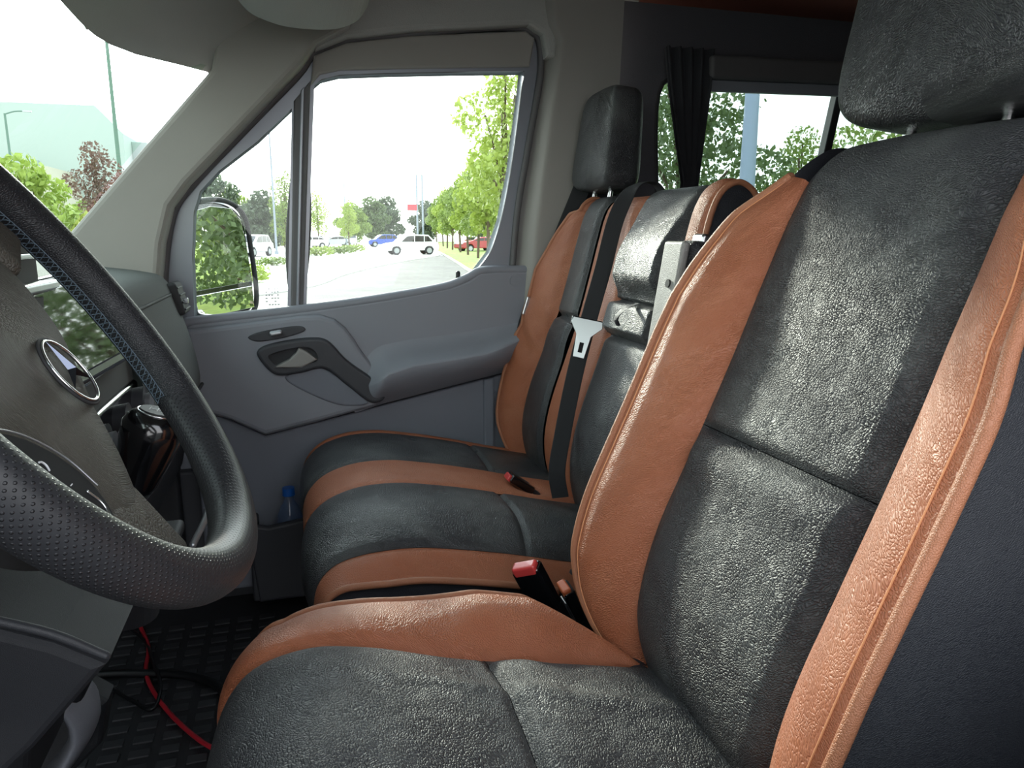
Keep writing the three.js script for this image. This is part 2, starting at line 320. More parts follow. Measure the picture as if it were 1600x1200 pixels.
  part('handle_pad', plate([[-0.268, 0.535], [-0.268, 0.728], [-0.15, 0.738], [0.0, 0.754], [0.045, 0.754], [0.08, 0.742], [0.105, 0.72], [0.125, 0.69], [0.145, 0.655], [0.17, 0.62], [0.225, 0.568], [0.228, 0.55], [0.215, 0.53], [0.17, 0.512], [0.03, 0.482], [-0.104, 0.455], [-0.182, 0.50]], -1.915, -1.884, 0.013), M.trim, d, 'raised pad around the latch');
  // latch bowl and pull handle
  const ring = [[-0.109, 0.668], [-0.093, 0.682], [0.019, 0.699], [0.057, 0.692], [0.103, 0.641], [0.197, 0.556], [0.192, 0.532], [0.163, 0.525], [0.1, 0.576], [0.046, 0.620], [-0.009, 0.612], [-0.067, 0.610], [-0.096, 0.638]];
  const inner = [[-0.092, 0.660], [-0.074, 0.673], [0.011, 0.685], [0.036, 0.669], [0.040, 0.639], [-0.008, 0.624], [-0.062, 0.622]];
  const h = part('pull_handle', plate(ring, -1.90, -1.866, 0.008, { smooth: true, holes: [{ pts: inner, smooth: true }] }), M.trimDark, d, 'dark pull handle framing the latch bowl');
  part('bowl', plate(inner, -1.893, -1.8835, 0.002, { smooth: true }), M.dashDark, h, 'dark bowl behind the latch');
  part('latch', plate([[-0.072, 0.630], [-0.035, 0.648], [-0.018, 0.664], [-0.010, 0.676], [0.006, 0.668], [0.033, 0.645], [-0.006, 0.626]], -1.89, -1.862, 0.006), M.greyPlastic, h, 'grey latch lever');
  part('trim_hollow', plate([[-0.048, 0.601], [0.039, 0.622], [0.07, 0.604], [0.155, 0.524], [0.097, 0.519], [0.034, 0.542]], -1.892, -1.879, 0.006, { smooth: true }), M.trimLow, d, 'shallow three cornered trim piece');
  const sw = part('switch_plate', plate([[-0.128, 0.704], [-0.109, 0.714], [0.0, 0.727], [0.009, 0.719], [-0.027, 0.704], [-0.11, 0.694]], -1.892, -1.880, 0.003, { smooth: true }), M.trimDark, d, 'oval window switch plate');
  part('switch', rbox(0.03, 0.012, 0.02, 0.005, [-0.062, 0.714, -1.873], [0, 0, 0.15]), M.silver, sw, 'grey window switch');
  part('lock_pin', merged(tube([[0.402, 0.815, -1.925], [0.404, 0.85, -1.925]], 0.006, 8, 10), rbox(0.05, 0.016, 0.03, 0.006, [0.402, 0.822, -1.922])), M.blackWire, d, 'black lock pin');
  part('screw_cap', new THREE.CylinderGeometry(0.016, 0.016, 0.004, 24).rotateX(Math.PI / 2).translate(0.555, 0.828, -1.9), M.trim, d);
  const w2 = struct('window_2', 'clear passenger door window', 'window');
  part('pane', plate(win, -1.972, -1.969, 0), M.glass, w2);
  const w3 = struct('window_3', 'small three cornered window ahead of the passenger door window', 'window');
  part('pane', plate(qtr, -1.972, -1.969, 0), M.glass, w3);
  // etched marking in the corner of the small pane
  const marks = [];
  for (let r = 0; r < 6; r++) for (let k = 0; k < 5; k++) if (hash(r, k, 4) > 0.25) marks.push(rbox(0.0045, 0.0022, 0.0006, 0.0002, [-0.082 + k * 0.007, 0.815 - r * 0.008, -1.967]));
  part('etched_mark', merged(marks), std(0x9aa0a4, 0.6), w3, 'small grey etched marking');
}
// ================================================================ rear side window, blind, curtain
{
  const w = struct('window_4', 'rear side window with a dark upright bar', 'window');
  part('pane', plate([[0.97, 0.9], [0.97, 1.36], [2.5, 1.41], [2.5, 0.9]], -1.972, -1.969, 0), M.glassDark, w);
  part('bar', plate([[1.505, 1.06], [1.56, 1.375], [1.585, 1.375], [1.53, 1.06]], -1.975, -1.945, 0.003), M.rubber, w, 'dark upright window bar');
  part('seal', tube([[0.978, 1.02, -1.94], [0.978, 1.345, -1.94], [1.02, 1.375, -1.94], [2.48, 1.40, -1.94]], 0.008, 60, 8), M.rubber, w);
  const b = thing('roller_blind', 'grey rolled window blind above the rear side window', 'blind');
  part('cassette', rbox(1.35, 0.062, 0.05, 0.012, [1.775, 1.407, -1.91], [0, 0, 0.018]), M.seal, b);
  part('fabric_edge', rbox(1.33, 0.03, 0.018, 0.004, [1.775, 1.362, -1.915], [0, 0, 0.018]), M.trim, b, 'pale edge of the blind fabric');
  const c = thing('curtain', 'dark gathered curtain tied beside the rear window', 'curtain');
  part('cloth', grid((u, v) => {
    const y = lerp(1.04, 1.44, v), a = table([[1.04, 1.03], [1.09, 1.037], [1.34, 0.985], [1.44, 0.97]])(y), e = table([[1.04, 1.085], [1.09, 1.088], [1.34, 1.115], [1.44, 1.12]])(y);
    const fold = Math.sin(u * Math.PI * 9 + 0.6) * 0.010 * (0.5 + v * 0.5);
    return [lerp(a, e, u), y, -1.90 + fold];
  }, 70, 24), M.cloth, c);
  part('cloth_back', grid((u, v) => {
    const y = lerp(1.04, 1.44, v), a = table([[1.04, 1.03], [1.09, 1.037], [1.34, 0.985], [1.44, 0.97]])(y), e = table([[1.04, 1.085], [1.09, 1.088], [1.34, 1.115], [1.44, 1.12]])(y);
    return [lerp(a, e, u), y, -1.915 + Math.sin(u * Math.PI * 9 + 0.6) * 0.010 * (0.5 + v * 0.5)];
  }, 70, 24), M.cloth, c);
  part('tieback', rbox(0.07, 0.025, 0.05, 0.01, [1.058, 1.06, -1.905]), M.charcoal, c);
}
// sun visor over the passenger door corner
{
  const v = thing('sun_visor', 'pale grey sun visor folded up under the headliner', 'visor');
  part('pad', prism([[-0.10, 1.455], [-0.075, 1.40], [-0.02, 1.376], [0.04, 1.370], [0.11, 1.376], [0.155, 1.40], [0.175, 1.455]], -1.72, -1.36, 0.012, true), M.liner, v);
  part('pivot', tube([[-0.09, 1.44, -1.72], [-0.09, 1.46, -1.84]], 0.008, 6, 8), M.trim, v);
}

// ================================================================ dashboard
const dash = thing('dashboard', 'grey dashboard with centre screen and side vent', 'dashboard');
{
  const prof = [[-0.262, 0.575], [-0.244, 0.588], [-0.236, 0.62], [-0.242, 0.68], [-0.262, 0.765], [-0.274, 0.806], [-0.283, 0.835], [-0.30, 0.858], [-0.335, 0.868], [-0.42, 0.88], [-0.60, 0.905], [-0.90, 0.925]];
  const curve = new THREE.CatmullRomCurve3(prof.map(([x, y]) => V(x, y, 0)), false, 'centripetal');
  const at = (v) => curve.getPointAt(v);
  part('passenger_side', grid((u, v) => { const p = at(v), end = sstep(0.88, 1, u); return [p.x - 0.05 * end * end, p.y - 0.02 * end * end * sstep(0.4, 0.8, v), lerp(-1.27, -1.895, u)]; }, 30, 60), M.dash, dash);
  part('end_panel', plate([...prof, [-0.90, 0.575]].map(([x, y]) => [x - 0.045, y - 0.012]), -1.90, -1.885, 0.002), M.dash, dash);
  part('driver_side', grid((u, v) => { const p = at(v); return [p.x - 0.03, p.y + 0.03 * sstep(0.5, 0.8, v), lerp(-0.79, -0.22, u)]; }, 16, 50), M.dashDark, dash);
  part('kick_panel', prism([[-0.262, 0.578], [-0.275, 0.50], [-0.30, 0.40], [-0.36, 0.34], [-0.50, 0.34], [-0.50, 0.578]], -1.89, -1.27, 0.008), M.knee, dash, 'dark panel below the glovebox');
  part('glovebox_gap', tube([[-0.2785, 0.818, -1.28], [-0.2785, 0.818, -1.86]], 0.004, 20, 6), M.rubber, dash, 'dark gap above the glovebox lid');
  part('lid_edge', tube([[-0.2365, 0.60, -1.30], [-0.2365, 0.60, -1.86]], 0.004, 20, 6), M.rubber, dash);
  // side vent
  const v = part('vent', rbox(0.03, 0.075, 0.085, 0.008, [-0.2735, 0.805, -1.845], [0, 0, 0.24]), M.rubber, dash, 'black side vent');
  for (let k = 0; k < 4; k++) part('slat', rbox(0.012, 0.005, 0.075, 0.002, [-0.2555 - 0.0045 * k, 0.782 + k * 0.016, -1.845], [0, 0, 0.24]), M.dashDark, v);
  part('vent_tab', rbox(0.014, 0.014, 0.012, 0.003, [-0.255, 0.80, -1.84]), M.silver, v);
  // centre stack
  const s = part('centre_stack', prism([[-0.262, 0.62], [-0.268, 0.765], [-0.290, 0.878], [-0.32, 0.892], [-0.52, 0.905], [-0.52, 0.62]], -1.30, -0.76, 0.012), M.dash, dash, 'grey centre stack');
  part('lower_stack', prism([[-0.30, 0.38], [-0.262, 0.62], [-0.52, 0.62], [-0.52, 0.38]], -1.29, -0.77, 0.01), M.dashDark, dash, 'dark lower part of the centre stack');
  part('bezel', rbox(0.030, 0.138, 0.30, 0.006, [-0.286, 0.832, -1.065], [0, -0.15, 0.34]), M.gloss, s, 'glossy black screen bezel');
  part('screen', rbox(0.006, 0.108, 0.245, 0.003, [-0.2685, 0.837, -1.050], [0, -0.15, 0.34]), M.screen, s, 'dark glossy touch screen');
  const hood = part('centre_hood', rbox(0.10, 0.060, 0.24, 0.012, [-0.350, 0.915, -0.90]), M.dash, s, 'grey hood over the screen');
  part('hood_strip', rbox(0.006, 0.006, 0.23, 0.002, [-0.300, 0.925, -0.90]), M.silver, hood);
  part('bezel_strip', rbox(0.008, 0.006, 0.37, 0.002, [-0.268, 0.765, -1.10]), M.chrome, s);
  part('storage_lid', rbox(0.02, 0.012, 0.4, 0.004, [-0.296, 0.889, -1.08]), M.silver, s, 'pale strip above the screen');
  const hp = part('heater_panel', rbox(0.014, 0.075, 0.33, 0.02, [-0.266, 0.685, -1.12]), M.gloss, s, 'glossy heater control panel');
  for (const z of [-1.245, -1.12, -1.0]) {
    const k = part('heater_knob', new THREE.CylinderGeometry(0.024, 0.027, 0.02, 32).rotateZ(Math.PI / 2).translate(-0.252, 0.69, z), M.trimDark, hp);
    part('knob_cap', new THREE.CylinderGeometry(0.015, 0.017, 0.008, 32).rotateZ(Math.PI / 2).translate(-0.238, 0.69, z), M.silver, k);
  }
  part('shift_console', prism([[-0.30, 0.36], [-0.235, 0.48], [-0.222, 0.55], [-0.27, 0.62], [-0.34, 0.60]], -1.08, -0.92, 0.02), M.knee, s, 'dark console below the shift lever');
  // cup shelf under the stack with a curved pale rim
  part('cup_shelf', rbox(0.07, 0.02, 0.16, 0.008, [-0.23, 0.50, -1.12]), M.dashDark, s);
  part('cup_rim', tube([[-0.165, 0.58, -1.20], [-0.150, 0.565, -1.17], [-0.150, 0.545, -1.11], [-0.165, 0.52, -1.06]], 0.005, 30, 8), M.silver, s, 'thin pale rim of the cup shelf');
}
{ // knee panel below the steering wheel
  const k = thing('knee_panel', 'smooth dark panel under the steering wheel', 'panel');
  part('cover', prism([[-0.165, 0.612], [-0.20, 0.637], [-0.237, 0.655], [-0.30, 0.68], [-0.42, 0.70], [-0.42, 0.36], [-0.335, 0.43], [-0.285, 0.495], [-0.224, 0.548]], -0.78, -0.60, 0.008), M.knee, k);
  part('edge_strip', tube([[-0.168, 0.614, -0.612], [-0.20, 0.640, -0.608], [-0.237, 0.659, -0.606], [-0.30, 0.684, -0.606]], 0.004, 30, 8), M.trimDark, k);
}
{
  const t = thing('footwell_trim', 'curved grey trim strip beside the pedals, bottom left', 'trim');
  part('strip', grid((u, v) => {
    const p = new THREE.CatmullRomCurve3([V(-0.335, 0.405, -0.95), V(-0.30, 0.38, -0.95), V(-0.292, 0.345, -0.95), V(-0.315, 0.30, -0.95), V(-0.40, 0.22, -0.95)]).getPoint(v), a = u * Math.PI * 2;
    return [p.x + 0.014 * Math.cos(a), p.y + 0.006 * Math.sin(a), p.z + 0.05 * Math.sin(a)];
  }, 24, 30), M.trim, t);
  part('liner', prism([[-0.42, 0.42], [-0.31, 0.385], [-0.272, 0.35], [-0.285, 0.29], [-0.40, 0.18], [-0.5, 0.18]], -1.02, -0.97, 0.01), M.dashDark, t);
}
// ---------------------------------------------------------------- gear lever
{
  const g = thing('gear_lever', 'black glossy gear knob on a boot below the screen', 'gear lever');
  const up = V(0.35, 1, 0).normalize(), q = new THREE.Quaternion().setFromUnitVectors(V(0, 1, 0), up), put = (geo) => geo.applyQuaternion(q).translate(-0.205, 0.665, -1.0);
  part('knob', put(new THREE.LatheGeometry([[0, -0.045], [0.018, -0.045], [0.024, -0.03], [0.031, 0.0], [0.037, 0.03], [0.037, 0.048], [0.030, 0.060], [0.018, 0.065], [0, 0.066]].map(([r, y]) => new THREE.Vector2(r, y)), 40).scale(1.0, 1.05, 0.95)), M.gloss, g);
  part('cap_ring', put(new THREE.TorusGeometry(0.023, 0.0016, 10, 40).rotateX(Math.PI / 2).translate(0, 0.0665, 0)), M.chrome, g, 'thin chrome ring');
  const c = part('cap', put(new THREE.CylinderGeometry(0.021, 0.022, 0.004, 40).translate(0, 0.0675, 0)), std(0x141518, 0.55), g);
  for (const x of [-0.009, 0, 0.009]) part('shift_mark', put(rbox(0.0014, 0.0006, 0.018, 0.0003, [x, 0.0698, 0])), M.ink, c);
  part('shift_mark', put(rbox(0.019, 0.0006, 0.0014, 0.0003, [0, 0.0698, 0])), M.ink, c);
  part('collar', put(new THREE.CylinderGeometry(0.014, 0.014, 0.012, 24).translate(0, -0.05, 0)), M.chrome, g);
  part('boot', put(new THREE.LatheGeometry([[0.014, -0.05], [0.02, -0.07], [0.032, -0.10], [0.055, -0.15], [0.07, -0.20]].map(([r, y]) => new THREE.Vector2(r, y)), 32)), M.blackSide, g, 'black leather boot');
}
// ---------------------------------------------------------------- steering wheel
{
  const w = thing('steering_wheel', 'black leather steering wheel with star badge', 'steering wheel', null, [-0.18, 0.88, -0.595]);
  const a = 33.5 * D2R;
  w.quaternion.setFromRotationMatrix(new THREE.Matrix4().makeBasis(V(0, 0, -1), V(-Math.sin(a), Math.cos(a), 0), V(Math.cos(a), Math.sin(a), 0)));
  const R = 0.21, r = 0.0190;
  // minor angle m: 0 = outwards, 90 = towards the driver, 180 = towards the hub
  const rim = (m0, m1, t0, t1, nu, nv, rr = r) => grid((u, v) => { const m = lerp(m0, m1, u) * D2R, t = lerp(t0, t1, v) * D2R, k = R + rr * Math.cos(m); return [k * Math.cos(t), k * Math.sin(t), rr * 1.06 * Math.sin(m)]; }, nu, nv);
  part('rim_grip', rim(-60, 300, -180, -32, 28, 110), M.wheelPerf, w, 'perforated leather lower rim');
  part('rim_outer', merged(rim(-70, 42, -32, 180, 14, 120), rim(250, 290, -32, 180, 6, 120)), M.wheelPerf, w, 'perforated outer band');
  part('rim_leather', rim(42, 250, -32, 180, 18, 130), M.wheel, w, 'smooth leather upper rim');
  // lacing along the inside of the smooth part
  const lace = [];
  for (const ph of [0, 1]) {
    const pts = [];
    for (let k = 0; k <= 110; k++) { const t = lerp(-30, 150, k / 110) * D2R, m = (((k + ph) % 2) ? 196 : 232) * D2R, q = R + (r + 0.0006) * Math.cos(m); pts.push([q * Math.cos(t), q * Math.sin(t), (r + 0.0006) * 1.06 * Math.sin(m)]); }
    lace.push(tube(pts, 0.0006, 330, 4));
  }
  for (const m of [196, 232]) { const pts = []; for (let k = 0; k <= 60; k++) { const t = lerp(-30, 150, k / 60) * D2R, q = R + (r + 0.0004) * Math.cos(m * D2R); pts.push([q * Math.cos(t), q * Math.sin(t), (r + 0.0004) * 1.06 * Math.sin(m * D2R)]); } lace.push(tube(pts, 0.0005, 120, 4)); }
  part('lacing', merged(lace), M.lace, w, 'blue grey crossed lacing');
  // airbag pad, a convex shield
  const pad = [[-0.115, 0.085], [-0.07, 0.108], [0, 0.115], [0.07, 0.11], [0.12, 0.10], [0.140, 0.075], [0.138, 0.045], [0.126, 0.012], [0.09, -0.03], [0.053, -0.064], [0.02, -0.095], [-0.008, -0.125], [-0.02, -0.150], [-0.06, -0.150], [-0.085, -0.115], [-0.105, -0.07], [-0.135, -0.03], [-0.14, 0.04]];
  const padCurve = new THREE.CatmullRomCurve3(pad.map(([x, y]) => V(x, y, 0)), true, 'centripetal');
  const cx = 0, cy = -0.02;
  part('airbag_pad', grid((u, v) => {
    const p = padCurve.getPointAt(u % 1), k = v < 0.8 ? v / 0.8 : 1, back = v < 0.8 ? 0 : (v - 0.8) / 0.2;
    const bulge = -0.002 - 0.026 * Math.pow(k, 2) - 0.035 * back;
    return [lerp(cx, p.x, k * (1 - 0.04 * back)), lerp(cy, p.y, k * (1 - 0.04 * back)), bulge];
  }, 96, 34), M.hub, w, 'grained pad in the middle of the wheel');
  // spokes
  part('spoke', merged(rbox(0.10, 0.05, 0.022, 0.01, [0.155, 0.098, -0.024], [0, 0, 0.45])), M.hub, w);
  part('spoke', merged(rbox(0.12, 0.055, 0.022, 0.01, [-0.15, 0.03, -0.026], [0, 0, -0.1])), M.hub, w);
  part('spoke', merged(rbox(0.07, 0.07, 0.02, 0.008, [-0.04, -0.155, -0.030])), M.hub, w, 'short lower spoke');
  // key cluster on the near side
  const kz = -0.0095, arc = [[-0.19, -0.035], [-0.15, -0.033], [-0.115, -0.048], [-0.092, -0.075], [-0.086, -0.100]];
  const keys = part('key_cluster', plate([...arc, [-0.10, -0.125], [-0.15, -0.115], [-0.19, -0.08]], -0.040, -0.010, 0.004, { smooth: true }), std(0x0d0e10, 0.85), w, 'black keys');
  part('key_edge', tube(arc.map(([x, y]) => [x, y, kz]), 0.0007, 40, 6), M.silver, keys);
  const icon = (pts, rr = 0.0007) => part('key_symbol', tube(pts.map(([x, y]) => [x, y, kz]), rr, 24, 5), M.ink, keys);
  icon([[-0.124, -0.066], [-0.121, -0.067], [-0.120, -0.070], [-0.1215, -0.073]], 0.0007);
  icon([[-0.143, -0.052], [-0.1405, -0.053], [-0.140, -0.0565], [-0.142, -0.0595]], 0.0007);
  icon([[-0.1195, -0.103], [-0.1145, -0.103]], 0.0004); icon([[-0.117, -0.1005], [-0.117, -0.1055]], 0.0004);
  icon([[-0.130, -0.086], [-0.127, -0.086]], 0.0004); icon([[-0.115, -0.088], [-0.112, -0.088]], 0.0004);
  part('key_edge', tube([[-0.104, -0.098, kz], [-0.100, -0.110, kz], [-0.104, -0.117, kz], [-0.110, -0.119, kz]], 0.0012, 14, 6), M.chrome, keys);
  // badge
  const bx = -0.006, by = -0.032, bz = 0.0005;
  const badge = part('star_badge', new THREE.TorusGeometry(0.0262, 0.0013, 10, 56).translate(bx, by, bz), M.chrome, w, 'chrome three pointed star in a ring');
  const star = [];
  for (let k = 0; k < 3; k++) {
    const t = Math.PI / 2 + k * 2 * Math.PI / 3, g = new THREE.BufferGeometry(), L = 0.0258, wd = 0.0034, hgt = 0.0045, s = Math.sin(t), c = Math.cos(t), side = Math.PI / 3;
    const tip = [L * c, L * s, 0.0008], l = [wd * Math.cos(t + side), wd * Math.sin(t + side), 0], rr = [wd * Math.cos(t - side), wd * Math.sin(t - side), 0], top = [0, 0, hgt];
    g.setAttribute('position', new THREE.BufferAttribute(new Float32Array([...tip, ...l, ...top, ...rr, ...tip, ...top].map((q, i) => q + [bx, by, bz][i % 3])), 3)); g.computeVertexNormals(); star.push(g);
  }
  part('star', merged(star), std(0x6d7280, 0.25, { metalness: 1 }), badge);
  part('badge_rim', new THREE.TorusGeometry(0.0285, 0.0012, 8, 56).translate(bx, by, bz - 0.001), M.rubber, badge);
  // column behind
  part('column', new THREE.CylinderGeometry(0.05, 0.075, 0.16, 32).rotateX(Math.PI / 2).translate(0, -0.01, -0.12), M.dashDark, w, 'dark steering column shroud');
}

// ================================================================ seats
// profile: a curve in x, y from the foot of the backrest over its top
function profileOf(pts) {
  const c = new THREE.CatmullRomCurve3(pts.map(([x, y]) => V(x, y, 0)), false, 'centripetal'), len = c.getLength();
  return { len, at: (s) => c.getPointAt(clamp(s, 0, 1)), nor: (s) => { const t = c.getTangentAt(clamp(s, 0, 1)); return [-t.y, t.x]; },
    sOf: (y) => { let a = 0, b = 0.85; for (let k = 0; k < 40; k++) { const m = (a + b) / 2; if (c.getPointAt(m).y < y) a = m; else b = m; } return (a + b) / 2; } };
}
function driverSeat() {
  const seat = thing('driver_seat', 'black and tan leather driver seat nearest the camera', 'seat');
  const zc = -0.67, prof = profileOf([[0.45, 0.33], [0.415, 0.39], [0.402, 0.45], [0.41, 0.51], [0.428, 0.57], [0.458, 0.64], [0.489, 0.71], [0.527, 0.80], [0.566, 0.90], [0.600, 0.98], [0.628, 1.028], [0.668, 1.055], [0.715, 1.050], [0.75, 1.01]]);
  const sSeam = prof.sOf(0.71);
  const Wb = table([[0.33, 0.135], [0.45, 0.15], [0.6, 0.155], [1.0, 0.152], [1.05, 0.15]]);
  const Wp0 = table([[0.33, 0.135], [0.37, 0.150], [0.40, 0.185], [0.44, 0.232], [0.48, 0.255], [0.55, 0.263], [0.80, 0.263], [0.90, 0.245], [0.965, 0.215], [1.01, 0.172], [1.05, 0.165]]);
  const Wp = (y, s) => { let v = 0; for (const d of [-0.02, -0.01, 0, 0.01, 0.02]) v += Wp0(y + d); return Math.max(v / 5, Wb(y) + 0.002); };
  const bol = table([[0.33, 0.2], [0.42, 0.7], [0.5, 1], [0.85, 1], [0.96, 0.65], [1.02, 0.12], [1.05, 0.05]]);
  const h = (s, q, y) => {                                   // height over the profile at lateral distance q from the middle
    const b = Wb(y), p = Wp(y, s), aq = Math.abs(q);
    if (aq <= b) return -(q > 0 ? 0.016 : 0.007) * gauss(b - aq, q > 0 ? 0.022 : 0.012) + 0.005 * (1 - (aq / b) ** 2) + sstep(0, 0.02, b - aq) * (-0.013 * gauss((s - sSeam) * prof.len, 0.007) + 0.006 * gauss((s - sSeam) * prof.len + 0.035, 0.025));
    const t = (aq - b) / Math.max(0.004, p - b);
    return -(q > 0 ? 0.012 : 0.007) * gauss(aq - b, 0.010) * bol(y) + bol(y) * 0.050 * Math.sin(Math.min(1, t) * 1.85);
  };
  const top = 0.86;
  const P = (s, q) => { const c = prof.at(s), n = prof.nor(s), k = h(s, q, s > top ? 1.05 : c.y); return [c.x + n[0] * k, c.y + n[1] * k, zc + q]; };
  const yAt = (s) => { const c = prof.at(s); return s > top ? 1.05 : c.y; };
  const back = part('backrest', grid((u, v) => { const s = lerp(0, 1, v), y = yAt(s); return [prof.at(s).x + 0.10 * sstep(0, 0.7, 1 - v) + 0.02, prof.at(s).y - 0.02, zc + lerp(-1, 1, u) * Wp(y, s) * 0.9]; }, 10, 50), M.blackSide, seat, 'black rear shell of the backrest');
  part('upper_panel', grid((u, v) => { const s = lerp(sSeam + 0.001, 1, v); return P(s, lerp(-1, 1, u) * Wb(yAt(s))); }, 60, 110), M.black, back, 'black leather upper panel');
  part('lower_panel', grid((u, v) => { const s = lerp(0, sSeam, v); return P(s, lerp(-1, 1, u) * Wb(yAt(s))); }, 60, 90), M.black, back, 'black leather lower panel');
  for (const d of [-1, 1]) {
    const sEnd = prof.sOf(1.018);
    part('bolster', grid((u, v) => { const s = lerp(0.0, sEnd, v), y = yAt(s); return P(s, d * lerp(Wb(y), Wp(y, s), u)); }, 26, 130), M.orange, back, 'tan leather side bolster');
    const pipe = [], stitch = [], side = [];
    for (let k = 0; k <= 60; k++) { const s = lerp(0.0, sEnd, k / 60), y = yAt(s), p = P(s, d * Wp(y, s)); pipe.push([p[0], p[1], p[2] + d * 0.002]); stitch.push(P(s, d * lerp(Wb(y), Wp(y, s), 0.86)).map((c, i) => c + (i === 0 ? -0.0006 : 0))); }
    part('piping', tube(pipe, 0.0065, 200, 10), M.piping, back, 'tan piping');
    part('stitching', tube(stitch, 0.0009, 200, 5), M.thread, back, 'pale stitch line');
    part('side_panel', grid((u, v) => {
      const s = lerp(0.0, 1, v), y = yAt(s), p = s <= sEnd ? P(s, d * Wp(y, s)) : P(s, d * Wp(y, s)), n = prof.nor(s), depth = (0.15 + 0.22 * (1 - sstep(0.35, 0.8, v))) * sstep(0, 0.12, 1 - v);
      return [p[0] - n[0] * depth * u, p[1] - n[1] * depth * u - 0.0, p[2] + d * (0.022 * Math.sin(Math.min(1, u * 1.6) * Math.PI * 0.5) - 0.035 * u * u)];
    }, 18, 90), M.blackSide, back, 'black side panel');
  }
  // cushion
  const cp = profileOf([[-0.06, 0.24], [-0.095, 0.30], [-0.115, 0.37], [-0.108, 0.43], [-0.075, 0.475], [-0.015, 0.492], [0.05, 0.483], [0.15, 0.452], [0.205, 0.438], [0.30, 0.418], [0.40, 0.395], [0.47, 0.38]]);
  const nose = (s) => cp.at(s).x;
  const xs = (x) => { let a = 0.35, b = 1; for (let k = 0; k < 40; k++) { const m = (a + b) / 2; if (nose(m) < x) a = m; else b = m; } return (a + b) / 2; };
  const cSeam = xs(0.195), cb = 0.13, cw0 = table([[0, 0.25], [xs(0.22), 0.25], [xs(0.28), 0.236], [xs(0.34), 0.195], [xs(0.405), 0.136], [1, 0.132]]);
  const cw = (s) => (cw0(s - 0.015) + cw0(s) + cw0(s + 0.015)) / 3;
  const crestY = table([[0, 0.0], [xs(-0.06), -0.024], [xs(0.0), -0.016], [xs(0.10), 0.004], [xs(0.2), 0.030], [xs(0.27), 0.034], [xs(0.33), 0.020], [xs(0.41), 0.0], [1, 0]]);
  const ch = (s, q) => {
    const aq = Math.abs(q);
    if (aq <= cb) return 0.016 * (1 - (aq / cb) ** 2) * sstep(0.1, 0.4, s) - 0.007 * gauss(cb - aq, 0.012) + sstep(0, 0.025, cb - aq) * (-0.010 * gauss((s - cSeam) * cp.len, 0.008) + 0.006 * gauss((s - cSeam) * cp.len - 0.04, 0.03)) + 0.004 * gauss(q + 0.03 - 0.10 * (s - cSeam), 0.016) * sstep(0.45, 0.6, s);
    const t = (aq - cb) / Math.max(0.004, cw(s) - cb);
    return -0.007 * gauss(aq - cb, 0.010) + crestY(s) * sstep(0, 0.8, t) + 0.012 * Math.sin(Math.min(1, t) * Math.PI) * (cw(s) - cb) / 0.12 - 0.010 * sstep(0.75, 1, t);
  };
  const C = (s, q) => { const c = cp.at(s), n = cp.nor(s), k = ch(s, q); return [c.x + n[0] * k, c.y + n[1] * k, zc + q]; };
  const cush = part('cushion', rbox(0.50, 0.14, 0.40, 0.03, [0.18, 0.32, zc]), M.blackSide, seat, 'black foam block of the seat cushion');
  part('front_panel', grid((u, v) => C(lerp(0, cSeam, v), lerp(-1, 1, u) * cb), 60, 110), M.black, cush, 'black leather front panel of the cushion');
  part('rear_panel', grid((u, v) => C(lerp(cSeam + 0.001, 1, v), lerp(-1, 1, u) * cb), 60, 60), M.black, cush, 'black leather rear panel of the cushion');
  for (const d of [-1, 1]) {
    part('cushion_bolster', grid((u, v) => { const s = lerp(0, 1, v); return C(s, d * lerp(cb, cw(s), u)); }, 26, 120), M.orange, cush, 'tan leather cushion bolster');
    const pts = []; for (let k = 8; k <= 60; k++) { const s = k / 60, p = C(s, d * cw(s)); pts.push([p[0], p[1] + 0.002, p[2] + d * 0.003]); }
    part('cushion_piping', tube(pts, 0.0062, 180, 8), M.piping, cush, 'tan piping');
    part('skirt', grid((u, v) => { const s = v, p = C(s, d * cw(s)); return [p[0], lerp(p[1], Math.min(p[1], 0.20), u), p[2] + d * (0.012 * Math.sin(u * Math.PI) - 0.01 * u)]; }, 10, 60), M.blackSide, cush);
  }
  const b = part('seat_base', rbox(0.46, 0.24, 0.42, 0.02, [0.20, 0.122, zc]), M.dashDark, seat, 'dark box base');
  part('front_cover', rbox(0.02, 0.22, 0.38, 0.008, [-0.035, 0.13, zc]), M.dashDark, b);
  // headrest
  const hr = part('headrest', headrestShape(0.125, 0.315, 0.28), M.blackFine, seat, 'black headrest');
  hr.position.set(0.712, 1.220, zc + 0.005); hr.rotation.z = -0.10;
  for (const d of [-1, 1]) part('headrest_post', tube([[0.682, 1.02, zc + d * 0.062], [0.700, 1.11, zc + d * 0.062]], 0.006, 8, 12), M.chrome, hr.parent, 'chrome headrest post');
  // folded armrest on the inner side
  const ar = part('armrest', armrestShape(), M.blackFine, seat, 'black folded armrest');
  ar.position.set(0.575, 0.755, -1.03); ar.rotation.z = -0.33 + 0.18;
  part('armrest_face', rbox(0.014, 0.36, 0.062, 0.006, [-0.044, 0.0, 0]), M.greyPlastic, ar, 'pale grey front face of the armrest');
  part('armrest_hole', new THREE.CylinderGeometry(0.0065, 0.0065, 0.004, 20).rotateZ(Math.PI / 2).translate(-0.0515, 0.115, 0.008), M.rubber, ar);
  part('armrest_pivot', rbox(0.035, 0.018, 0.035, 0.006, [0.005, 0.188, 0]), M.steel, ar);
}
